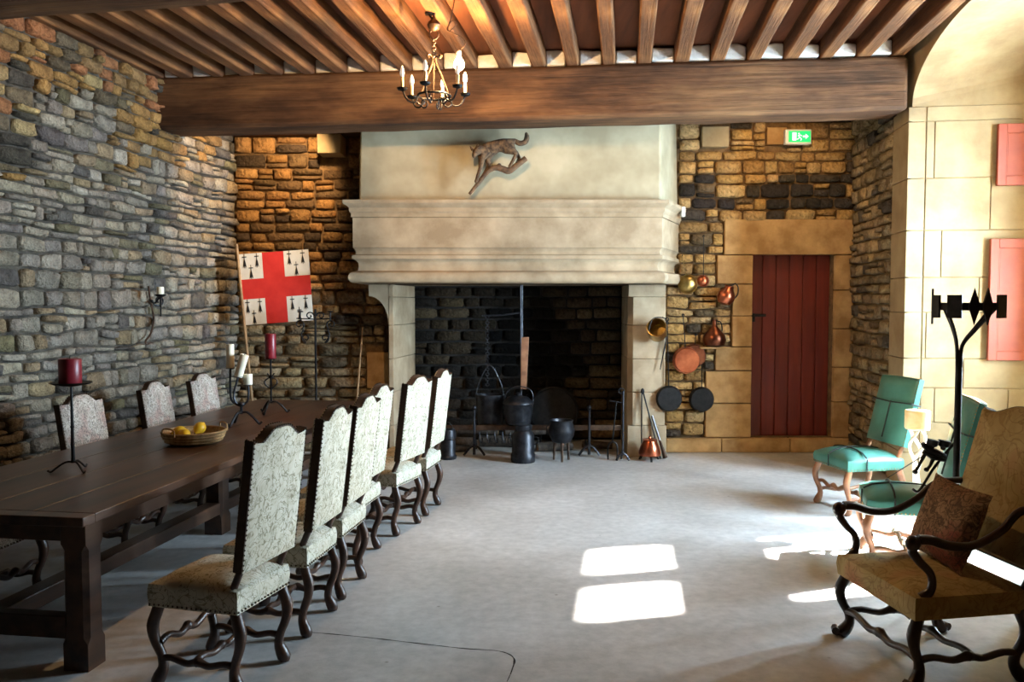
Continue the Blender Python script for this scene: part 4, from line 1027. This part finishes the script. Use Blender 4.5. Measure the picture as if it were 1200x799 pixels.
m = MB(); m.ring((cx0, YC, zr_(232)), .035, .006, Matrix.Rotation(R(90), 4, 'X'), 18, 6); zc_ = zr_(262)
i = 0
while zc_ > zr_(395):
    m.ring((cx0, YC, zc_), .014, .004, Matrix.Rotation(R(90), 4, 'X' if i % 2 else 'Y') if i % 2 else Matrix.Rotation(R(90), 4, 'Y'), 10, 5); zc_ -= .022; i += 1
m.build('chain', 'iron_brown', ch)
zring = zr_(640); rr_ = .20
for k in range(3):
    a = R(100 + 120 * k); d = V((math.cos(a), math.sin(a), 0)); c = V((cx0, YC, 0)); m = MB()
    m.tube([c + d * .045 + V((0, 0, zr_(395))), c + d * .06 + V((0, 0, zr_(378))), c + d * .04 + V((0, 0, zr_(370))), c + d * .012 + V((0, 0, zr_(392))), c + d * .02 + V((0, 0, zr_(430))), c + d * .06 + V((0, 0, zr_(510))), c + d * .12 + V((0, 0, zring))], .009, 6, smooth_n=4); m.build('stay', 'iron_brown', ch)
m = MB(); m.ring((cx0, YC, zring), .125, .009, None, 30, 6)
m.build('ring', 'iron', ch)
for k in range(6):
    a = R(20 + 60 * k); d = V((math.cos(a), math.sin(a), 0)); c = V((cx0, YC, 0)); e = c + d * .25 + V((0, 0, zring + .025)); m = MB()
    m.tube([c + d * .12 + V((0, 0, zring)), c + d * .15 + V((0, 0, zring - .06)), c + d * .21 + V((0, 0, zring - .05)), e], .007, 6, smooth_n=5)
    m.tube(spiral(c + d * .10 + V((0, 0, zring - .045)), d, V((0, 0, 1)), .045, .012, 60, -300), .006, 6); ar = m.build('arm', 'iron', ch)
    m = MB(); m.lathe([(.008, -.012), (.035, -.002), (.042, .012), (.038, .013), (.01, .004)], Matrix.Translation(e), 14); m.build('drip_pan', 'iron', ar)
    m = MB(); m.lathe([(.0125, .004), (.0125, .09), (.010, .094)], Matrix.Translation(e), 12); m.build('candle_sleeve', 'wax_amber', ar)
    m = MB(); m.lathe([(.008, .094), (.016, .108), (.019, .125), (.015, .15), (.007, .172), (.001, .182)], Matrix.Translation(e), 12); m.build('flame_bulb', 'bulb_flame', ar, angle=70)
pbulb = P(538, 72, 6.35)
pb_ = thing('pendant_bulb', 'bare glowing light bulb dangling on a looped wire beside the chandelier', 'light bulb')
m = MB(); m.lathe([(.001, -.068), (.022, -.062), (.037, -.042), (.040, -.022), (.034, .002), (.019, .022), (.014, .034)], Matrix.Translation(pbulb), 16); m.build('bulb', 'bulb_lit', pb_, angle=70)
m = MB(); m.lathe([(.016, .032), (.018, .04), (.017, .075), (.006, .085)], Matrix.Translation(pbulb), 12); m.build('lamp_holder', 'sign_white', pb_)
def hb(zx, zy_): return hc(zx, zy_, -.05)
topw = hb(528, 0); m = MB(); m.tube([V((topw.x + .01, topw.y, zceil(topw.x) + .16)), topw, hb(505, 120), hb(480, 195), hb(500, 205), hb(545, 155), hb(510, 140), hb(485, 200), hb(545, 232), hb(590, 260), hb(598, 300), pbulb + V((0, 0, .08))], .004, 6, smooth_n=6); m.build('wire', 'iron_brown', pb_)

# ------------------------------------------------------------------ pots and pans on the back wall
YP = 9.47
GP = 'copper and iron pans hung by the door'
def wallM(p): return frame((1, 0, 0), (0, -1, 0), p)     # local x right, y up, z towards the room
def hang(name, label, cat, px, py, Y=YP): 
    p = P(px, py, Y); o = thing(name, label, cat, p, 0, GP); return o, Y / FPX, frame((1, 0, 0), (0, -1, 0))
def hook(o, x, y, parent_M):
    m = MB(); m.tube([parent_M @ V((x, y, -.03)), parent_M @ V((x, y, .01)), parent_M @ V((x, y + .012, .018))], .004, 6); m.build('nail', 'iron', o)
def pan(name, label, cat, px, py, r, hx, hy, mat, hmat, deep=.05, bowl=False, hr=.008, Y=YP):
    o, f, M = hang(name, label, cat, px, py, Y); r *= f; m = MB()
    if bowl: prof = [(r * .98, -.0), (r, .004), (r * .97, .01), (r * .86, deep * .55), (r * .6, deep * .85), (r * .25, deep), (.002, deep * 1.02)]
    else: prof = [(r, 0), (r * 1.0, .004), (r * .94, deep), (r * .9, deep + .006), (.002, deep + .006)]
    m.lathe(prof, M, 28); m.build('pan_body', mat, o, angle=35)
    m = MB(); m.ring((0, 0, 0), r, .005, Matrix.Rotation(R(90), 3, 'X').to_4x4(), 28, 6); m.build('rim', mat, o)
    d = V(((hx - px) * f, -(hy - py) * f, 0)); dn = d.normalized()
    m = MB(); m.tube([M @ (dn * r * .93 + V((0, 0, .004))), M @ (dn * r * 1.1 + V((0, 0, .006))), M @ (d * .97 + V((0, 0, .002)))], [hr * 1.3, hr, hr * .9], 8, flat=.6)
    m.ring(M @ d, hr * 1.5, hr * .5, Matrix.Rotation(R(90), 4, 'X'), 12, 6); m.build('handle', hmat, o)
    hook(o, d.x, d.y, M); return o
pan('skimmer', 'round brass skimmer ladle hanging beside the mantel end', 'ladle', 806, 333, 11, 799, 300, 'brass', 'brass', .06, True, .006)
pan('ladle', 'small copper ladle hanging on a long iron handle', 'ladle', 824, 329, 6.5, 824, 277, 'copper', 'iron_grey', .045, True, .007)
pan('saucepan', 'bright copper saucepan hanging by an iron handle among the wall pans', 'pan', 804, 422, 15.5, 800, 369, 'copper', 'iron_grey', .06, False, .009, 9.46)
pan('saucepan', 'dull copper pan hanging half behind the bright copper saucepan', 'pan', 813, 417, 14, 815, 392, 'copper_dull', 'iron_grey', .04, False, .008, 9.51)
pan('frying_pan', 'black iron frying pan with long handle, left of the pair near the floor', 'pan', 784, 467, 15, 781, 378, 'iron', 'iron', .03, False, .010, 9.21)
pan('frying_pan', 'black iron frying pan with short handle, right of the pair near the floor', 'pan', 822, 468, 14.5, 822, 425, 'iron', 'iron', .035, False, .010, 9.48)
o, f, M = hang('copper_jug', 'rounded dark copper jug hanging on the wall beside the door frame', 'jug', 851, 347, 9.38)
m = MB(); m.lathe([(.03, -.10), (.075, -.085), (.10, -.03), (.095, .03), (.06, .08), (.05, .105), (.058, .12), (.05, .12)], Matrix.Rotation(R(18), 4, 'Y'), 22); m.build('body', 'copper', o)
m = MB(); m.tube([(.05, 0, .11), (.10, 0, .14), (.135, 0, .10), (.13, 0, .02), (.09, 0, -.03)], .008, 8, smooth_n=5); m.build('handle', 'iron', o); hook(o, .1, .14, M)
o, f, M = hang('copper_flask', 'onion-shaped copper flask with a narrow neck on the stone wall', 'flask', 837, 391)
m = MB(); m.lathe([(.06, -.15), (.115, -.13), (.135, -.07), (.12, -.01), (.07, .045), (.03, .09), (.026, .15), (.034, .165), (.026, .166)], None, 24); m.build('body', 'copper_dull', o)
m = MB(); m.tube([(.028, 0, .15), (.075, 0, .13), (.09, 0, .06), (.085, 0, .02)], .007, 8, smooth_n=5); m.build('handle', 'iron', o)
m = MB(); m.box((0, .02, -.162), (.34, .20, .022)); m.build('wall_shelf', 'ashlar_ochre', o, bevel=.006)
o, f, M = hang('brass_pot', 'tilted brass pot with bail handle hanging on the fireplace jamb', 'pot', 770, 387, 9.10)
T = Matrix.Rotation(R(-28), 4, 'Y') @ Matrix.Rotation(R(62), 4, 'X') 
m = MB(); m.lathe([(.06, -.10), (.10, -.095), (.105, -.08), (.105, .085), (.11, .09), (.10, .092), (.094, .08), (.094, -.08), (.01, -.085)], T, 26); m.build('body', 'brass', o)
m = MB(); m.tube([T @ V((-.105, 0, .07)), V((-.06, -.03, .12)), V((.03, -.01, .145)), V((.11, 0, .12)), T @ V((.105, 0, .07))], .006, 6, smooth_n=5); m.build('bail', 'iron', o); hook(o, .06, .14, M)
pk = thing('poker', 'thin dark iron poker hanging between the brass pot and the pans', 'poker', P(779, 405, 9.2), 0, GP)
m = MB(); m.tube([(.02, 0, .27), (.012, 0, .05), (-.02, 0, -.12), (-.05, 0, -.27)], [.007, .008, .008, .005], 8); m.build('shaft', 'iron', pk)
m = MB(); m.ring((.022, 0, .295), .02, .005, Matrix.Rotation(R(90), 4, 'X'), 14, 6); m.build('eye', 'iron', pk)
# copper kettle standing below
pk = P(762, 540, Z=0); kt = thing('copper_kettle', 'shiny copper kettle on short iron feet beside the hearth', 'kettle', (pk.x, 9.06, 0)); f = pk.y / FPX
m = MB(); m.lathe([(.07, .05), (.12, .06), (.125, .09), (.10, .17), (.075, .22), (.085, .235), (.07, .24), (.02, .25), (.012, .27), (.001, .275)], None, 26); m.build('body', 'copper', kt)
for a in (30, 150, 270):
    m = MB(); d = V((math.cos(R(a)), math.sin(R(a)), 0)); m.tube([d * .07 + V((0, 0, .06)), d * .11 + V((0, 0, .03)), d * .12 + V((0, 0, .0))], .012, 6); m.build('foot', 'iron', kt)
tg = thing('fire_tongs', 'long black iron fire tongs leaning against the fireplace jamb', 'tongs')
a, b, c = P(753, 460, 9.21), P(752, 515, 9.15), P(768, 515, 9.15); b.z = max(b.z, 0); 
ft = lambda p, z=0: p + (p - a) * ((z - p.z) / ((p - a).z))
b2, c2 = ft(b, .005), ft(c, .005)
m = MB(); m.tube([a + V((-.008, 0, 0)), b2], .008, 6); m.build('arm', 'iron', tg); m = MB(); m.tube([a + V((.008, 0, 0)), c2], .009, 6); m.build('arm', 'iron', tg); m = MB(); m.ell(a + V((0, 0, .015)), (.022, .015, .035)); m.build('pivot', 'iron', tg)
bw = thing('hearth_brush', 'dark wooden hearth brush leaning behind the copper kettle', 'brush'); a, b = P(764, 487, 9.22), P(777, 528, 9.16); b = a + (b - a) * ((.01 - a.z) / (b.z - a.z))
m = MB(); m.tube([a, a + (b - a) * .6], .014, 8); m.build('handle', 'dark_wood', bw); m = MB(); m.tube([a + (b - a) * .6, b], [.022, .045], 10, flat=.6); m.build('bristles', 'velvet_brown', bw)

# ------------------------------------------------------------------ hearth things
YH = 9.35
def hp(px, py, Y=YH): return P(px, py, Y)
f = YH / FPX
def pot(name, label, cat, px, ybot, ytop, prof, mat, Y=YH, stand=False):
    c = hp(px, ybot, Y); z0 = 0 if stand else c.z; h = hp(px, ytop, Y).z - z0; o = thing(name, label, cat, (c.x, Y, z0))
    m = MB(); m.lathe([(r * Y / FPX, t * h) for r, t in prof], None, 26); m.build('body', mat, o, angle=40); return o, h
# crane with chain
cr = thing('chimney_crane', 'black iron chimney crane arm with hanging chain inside the hearth', 'crane')
m = MB(); m.tube([hp(610, 330, 9.6), hp(611, 500, 9.6)], .012, 8); m.build('upright', 'iron_grey', cr); m = MB(); m.tube([hp(565, 370, 9.5), hp(590, 369, 9.55), hp(611, 366, 9.6)], .010, 8); m.build('arm', 'iron_grey', cr)
m = MB(); c = hp(571, 372, 9.5); e = hp(572, 452, 9.5); i = 0; z = c.z
while z > e.z: m.ring((c.x, c.y, z), .018, .006, Matrix.Rotation(R(90), 4, 'X') @ Matrix.Rotation(R(90 * (i % 2)), 4, 'Y'), 10, 5); z -= .030; i += 1
m.build('chain', 'iron_grey', cr)
rk = thing('ratchet_hanger', 'wooden pot hanger slat suspended on a rod in the hearth', 'hanger')
m = MB(); q = [hp(611, 395), hp(620, 395), hp(617, 456), hp(610, 456)]; m.hexa([q[3], q[2], q[2] + V((0, .04, 0)), q[3] + V((0, .04, 0)), q[0], q[1], q[1] + V((0, .04, 0)), q[0] + V((0, .04, 0))]); m.build('slat', 'pale_wood', rk, bevel=.004)
m = MB(); m.tube([hp(612, 300, 9.36), hp(612, 398, 9.36)], .007, 6); m.tube([hp(613, 455), hp(609, 462), hp(613, 468), hp(618, 462)], .007, 6, smooth_n=4); m.build('rod', 'iron_grey', rk)
o, h = pot('cauldron', 'large black iron cauldron hanging from the chain over the hearth', 'cauldron', 574, 499, 462, [(9, 0), (13.5, .04), (15, .2), (16, .8), (16.6, .9), (17.5, .96), (17.5, 1), (15.8, 1), (15, .2), (1, .12)], 'iron_grey', 9.5)
m = MB(); w = 16.5 * f; m.tube([(-w, 0, h * .92), (-w * .8, 0, h * 1.35), (0, 0, h + .34), (w * .8, 0, h * 1.35), (w, 0, h * .92)], .008, 6, smooth_n=5); m.build('bail', 'iron_grey', o)
an_ = thing('andiron_rack', 'black iron andirons with a long cross bar and row of spit hooks in the hearth', 'andirons')
m = MB(); m.box2((hp(522, 500).x, YH - .02, hp(600, 504).z), (hp(728, 500).x, YH + .02, hp(600, 498).z)); m.build('cross_bar', 'iron_brown', an_, bevel=.004)
for px in (556, 690):
    m = MB(); x = hp(px, 500).x; m.tube([(x, YH - .05, .02), (x, YH - .05, hp(px, 478).z)], [.018, .012], 8); m.ell((x, YH - .05, hp(px, 477).z), (.028, .028, .028)); m.tube([(x - .12, YH - .06, .012), (x - .06, YH - .05, .09), (x, YH - .05, .12), (x + .06, YH - .05, .09), (x + .12, YH - .06, .012)], .014, 6, smooth_n=4); m.tube([(x, YH - .05, .10), (x, YH + .42, .10), (x, YH + .42, 0)], .014, 6); m.build('andiron', 'iron_grey', an_)
for k in range(7):
    m = MB(); x = hp(562 + k * 9, 500).x; m.tube([(x, YH - .03, hp(600, 506).z), (x, YH - .05, hp(600, 513).z), (x + .025, YH - .05, hp(600, 518).z), (x + .035, YH - .05, hp(600, 512).z)], .007, 6, smooth_n=4); m.build('spit_hook', 'iron_grey', an_)
o, h = pot('lidded_pot', 'black iron lidded pot with bail resting on the andiron bar', 'pot', 607, 497, 460, [(11, 0), (15, .05), (17, .35), (17.5, .62), (18.5, .66), (18, .72), (12, .86), (3, .92), (3.4, .97), (2, 1), (.1, 1)], 'iron_grey', 9.30)
m = MB(); w = 17.5 * f; m.tube([(-w, 0, h * .6), (-w * .75, 0, h * 1.0), (0, 0, h * 1.2), (w * .9, 0, h * 1.05), (w, 0, h * .6)], .007, 6, smooth_n=5); m.build('bail', 'iron_grey', o)
o, h = pot('milk_can', 'dark metal can with stepped shoulders standing at the front of the hearth', 'can', 613, 540, 497, [(14, 0), (14.5, .04), (14.5, .2), (13.2, .24), (13, .72), (9.5, .84), (10.5, .88), (10.5, .98), (9.5, 1), (.1, .98)], 'iron_grey', 8.98, True)
for sx in (-1, 1):
    m = MB(); w = 12.5 * 8.98 / FPX; m.tube([(sx * w, 0, h * .66), (sx * (w + .045), 0, h * .64), (sx * (w + .045), 0, h * .5), (sx * w, 0, h * .46)], .006, 6, smooth_n=4); m.build('handle', 'iron', o)
o, h = pot('stove_pot', 'small dark iron pot standing left of the andirons', 'pot', 525, 537, 503, [(9.5, 0), (10, .03), (10.5, .1), (9, .16), (9, .6), (8, .66), (9.5, .7), (9.5, .92), (8.5, 1), (.1, 1)], 'iron_grey', 9.15, True)
m = MB(); m.tube([(-.09, 0, h * .85), (0, 0, h * 1.25), (.09, 0, h * .85)], .006, 6, smooth_n=5); m.build('bail', 'iron', o)
# three-legged pot
c = hp(658, 540, 9.05); o = thing('tripod_pot', 'rounded grey iron pot on three legs at the right of the hearth', 'pot', (c.x, 9.05, 0)); z1, z0 = hp(658, 492, 9.05).z, hp(658, 520, 9.05).z
m = MB(); ff = 9.05 / FPX; hh = z1 - z0; m.lathe([(3 * ff, z0), (11 * ff, z0 + hh * .1), (15 * ff, z0 + hh * .4), (15.5 * ff, z0 + hh * .6), (13 * ff, z0 + hh * .9), (14 * ff, z1), (12.5 * ff, z1), (11 * ff, z0 + hh * .8), (1 * ff, z0 + hh * .25)], None, 26); m.build('body', 'iron_grey', o)
for a in (270, 30, 150):
    m = MB(); d = V((math.cos(R(a)), math.sin(R(a)), 0)); m.tube([d * 9 * ff + V((0, 0, z0 + hh * .2)), d * 10 * ff, ], [.02, .014], 6); m.build('leg', 'iron_brown', o)
m = MB(); m.tube([(-14 * ff, 0, z0 + hh * .8), (-18 * ff, 0, z0 + hh * .7), (-15 * ff, 0, z0 + hh * .45)], .007, 6, smooth_n=4); m.build('ear', 'iron_grey', o)
# round iron fire plate
c = hp(650, 485, 9.9); o = thing('fire_plate', 'large round dark iron plate leaning upright behind the pots', 'plate', (c.x, 10.15, 0)); rr2 = 30 * 9.9 / FPX
M = Matrix.Translation((0, 0, c.z)) @ Matrix.Rotation(R(-10), 4, 'X') @ frame((1, 0, 0), (0, -1, 0))
m = MB(); m.lathe([(rr2 * .9, -.01), (rr2, 0), (rr2, .012), (rr2 * .93, .018), (rr2 * .9, .008), (.01, .008)], M, 36); m.build('disc', 'iron', o)
for sx in (-1, 1):
    m = MB(); m.tube([M @ V((sx * rr2 * .5, -rr2 * .8, .0)), V((sx * rr2 * .55, -.03, 0))], .014, 6); m.build('foot', 'iron', o)
# logs on the hearth floor
for i, (px, y, zz_, ang, L, r) in enumerate([(535, 9.9, .062, 8, .40, .06), (590, 9.9, .07, -6, .6, .07), (650, 9.62, .056, 10, .42, .055), (560, 9.95, .195, -8, .5, .055), (615, 9.92, .20, 5, .5, .06), (535, 9.55, .042, 25, .3, .04), (700, 9.78, .047, -14, .36, .045)]):
    c = hp(px, 500, y); o = thing('log', ['split log lying at the left of the hearth behind the andirons', 'thick log in the middle of the hearth under the cauldron', 'log lying behind the three-legged pot', 'upper log of the left heap in the hearth', 'upper log of the middle heap behind the metal can', 'short billet at the left front of the log heap', 'thin billet at the right end of the log heap'][i], 'log', (c.x, y, zz_), R(ang), 'logs in the hearth')
    m = MB(); m.tube([(-L / 2, 0, 0), (-L / 4, .01, .004), (L / 4, -.008, .0), (L / 2, 0, 0)], [r, r * 1.05, r * .95, r * .9], 10, smooth_n=2); m.build('bark', 'log', o)
    for sx in (-1, 1): m = MB(); m.tube([(sx * L / 2, 0, 0), (sx * (L / 2 + .002), 0, 0)], r * .82, 10); m.build('cut_end', 'stick_wood', o)
# fire irons at the right
fs_ = thing('fire_iron_stand', 'black iron spit stand with forked feet at the right of the hearth opening', 'fire irons')
Yg = 9.0; x = hp(730, 500, Yg).x; zt = hp(730, 458, Yg).z
m = MB(); m.tube([(x, Yg, .07), (x, Yg, zt)], .013, 8); m.build('upright', 'iron_grey', fs_)
m = MB(); m.tube([(x - .07, Yg, .01), (x - .045, Yg, .06), (x, Yg, .09), (x + .045, Yg, .06), (x + .07, Yg, .01)], .013, 6, smooth_n=4); m.tube([(x, Yg, .09), (x, Yg + .12, .01)], .012, 6); m.build('foot', 'iron_grey', fs_)
m = MB(); zc_ = hp(730, 472, Yg).z; m.tube([(x, Yg, zc_), (x - .15, Yg, zc_ + .025)], .007, 6); m.ring((x - .02, Yg, zt), .03, .007, Matrix.Rotation(R(90), 4, 'X'), 14, 6); m.build('hook_arm', 'iron_grey', fs_)
fo = thing('roasting_fork', 'long iron toasting fork standing beside the spit stand', 'fork'); x = hp(718, 500, 9.1).x
m = MB(); m.tube([(x + .04, 9.1, hp(718, 470, 9.1).z), (x, 9.1, .2)], .009, 6); m.build('shaft', 'iron', fo)
m = MB(); m.tube([(x - .05, 9.1, .003), (x - .05, 9.1, .16), (x, 9.1, .2), (x + .05, 9.1, .16), (x + .05, 9.1, .003)], .010, 6, smooth_n=3); m.build('tines', 'iron', fo)

# ------------------------------------------------------------------ iron torch stand, cream candle, iron candle bracket on the right
tx = P(1122, 500, 4.78); ts = thing('iron_torch_stand', 'tall black iron floor stand with a crown of square plates beside the armchair', 'candle stand', (tx.x, tx.y, 0))
f = 4.78 / FPX; zt = lambda py: P(1122, py, 4.78).z
m = MB(); m.tube([(0, 0, .04), (0, 0, zt(410))], .019, 10); m.build('pole', 'iron', ts)
m = MB(); tripod(m, (0, 0, 0), .24, .12, .016, 3, 30); m.build('tripod_foot', 'iron', ts)
rc = 36 * f; zrc = zt(359); cx_ = 10 * f
for k in range(4):
    a = R(20 + 90 * k); d = V((math.cos(a), math.sin(a), 0)); m = MB(); e = V((cx_, 0, 0)) + d * rc * .97
    m.tube([V((0, 0, zt(430))) + d * .012, V((0, 0, zt(405))) + d * .02, V((cx_ * .5, 0, zt(385))) + d * rc * .45, e + V((0, 0, zrc - .01))], .010, 8, smooth_n=6); m.build('branch', 'iron', ts)
m = MB(); n = 32; vs = []; fs = []
for i in range(n):
    a = 2 * math.pi * i / n
    for (r_, z) in ((rc - .005, zrc - .022), (rc + .005, zrc - .022), (rc + .005, zrc + .022), (rc - .005, zrc + .022)): vs.append((cx_ + r_ * math.cos(a), r_ * math.sin(a), z))
for i in range(n):
    for k in range(4): fs.append((i * 4 + k, i * 4 + (k + 1) % 4, ((i + 1) % n) * 4 + (k + 1) % 4, ((i + 1) % n) * 4 + k))
m.add(vs, fs); m.build('ring', 'iron', ts)
for ang, sq in ((180, 0), (277, 0), (298, 0), (207, 1), (247, 1), (327, 1)):
    a = R(ang - 28); d = V((math.cos(a), math.sin(a), 0)); M = frame(V((-d.y, d.x, 0)), d, V((cx_, 0, zrc)) + d * (rc + .004)); m = MB()
    if sq: m.prism([(-.04, -.066), (.04, -.066), (.04, .066), (-.04, .066)], M, .012); m.build('square_plate', 'iron', ts)
    else: m.prism([(0, -.105), (.03, 0), (0, .105), (-.03, 0)], M, .012); m.build('spear_plate', 'iron', ts)
pcn = P(1074, 540, 6.15); cs = thing('candle_stand', 'pale twisted candle stand with a thick cream candle between the turquoise chairs', 'candle stand', (pcn.x, pcn.y, 0))
zt2 = lambda py: P(1074, py, 6.15).z; ze = zt2(502)
for k in range(3):
    m = MB(); m.tube([V((math.cos(R(120 * k + t * 500)) * (.035 + .02 * math.sin(t * 9)), math.sin(R(120 * k + t * 500)) * (.035 + .02 * math.sin(t * 9)), .06 + (ze - .06) * t)) for t in [i / 26 for i in range(27)]], .012, 6); m.build('twisted_rod', 'whitewash_iron', cs)
m = MB(); tripod(m, (0, 0, 0), .17, .08, .012, 3, 10); m.build('tripod_foot', 'whitewash_iron', cs)
m = MB(); m.lathe([(.03, ze - .015), (.085, ze - .004), (.085, ze + .004), (.03, ze + .002)], None, 20); m.build('drip_pan', 'whitewash_iron', cs)
candle(cs, (0, 0, ze + .003), 14 * 6.15 / FPX, zt2(480) - zt2(501), 'wax_amber')
# iron candle bracket held out from the stand's pole
ib = thing('iron_candle_bracket', 'black iron double candle holder with hooked rod fixed to the torch stand pole', 'candle holder')
YI = 4.85
def hi(zx, zy_, dy=0): return P(1040 + zx / 5.711, 460 + zy_ / 5.711, YI + dy)
m = MB(); m.tube([hi(455, 330), hi(385, 410), hi(300, 520), hi(225, 640), hi(195, 662), hi(170, 645)], .008, 8, smooth_n=4); m.build('hooked_rod', 'iron', ib)
m = MB(); m.tube([hi(235, 340), hi(270, 375), hi(320, 400), hi(385, 425)], [.014, .02, .022, .016], 8, smooth_n=3); m.tube([hi(240, 395), hi(300, 435), hi(380, 450)], .014, 8); m.build('cross_piece', 'iron', ib)
for (a, b) in ((300, 340), (378, 345)):
    p = hi(a, b); m = MB(); m.lathe([(.012, -.035), (.016, -.02), (.03, -.012), (.034, .018), (.038, .022), (.03, .024), (.024, .0), (.002, -.004)], Matrix.Translation(p) @ Matrix.Rotation(R(12), 4, 'Y'), 14); m.build('candle_cup', 'iron', ib)
for pts in ([(250, 410), (215, 480), (185, 530)], [(305, 445), (285, 490), (262, 515)]):
    m = MB(); m.tube([hi(*q) for q in pts], [.012, .009, .009], 8); m.ell(hi(*pts[-1]), (.016, .016, .014), n=10, m=6); m.build('prong', 'iron', ib)
# cord stretched in front of the chairs
co = thing('stretched_cord', 'thin dark cord stretched low from the turquoise chair across to the armchair cushion', 'cord')
m = MB(); a, b, c = P(1062, 553, 5.3), P(1100, 592, 4.6), P(1180, 620, 4.05); m.tube([P(1040, 560, 5.6), P(1085, 532, 4.9)], .003, 6); m.tube([P(1082, 598, 4.75), P(1103, 607, 4.4), P(1125, 616, 4.12)], .003, 6); m.build('cord', 'rope', co)
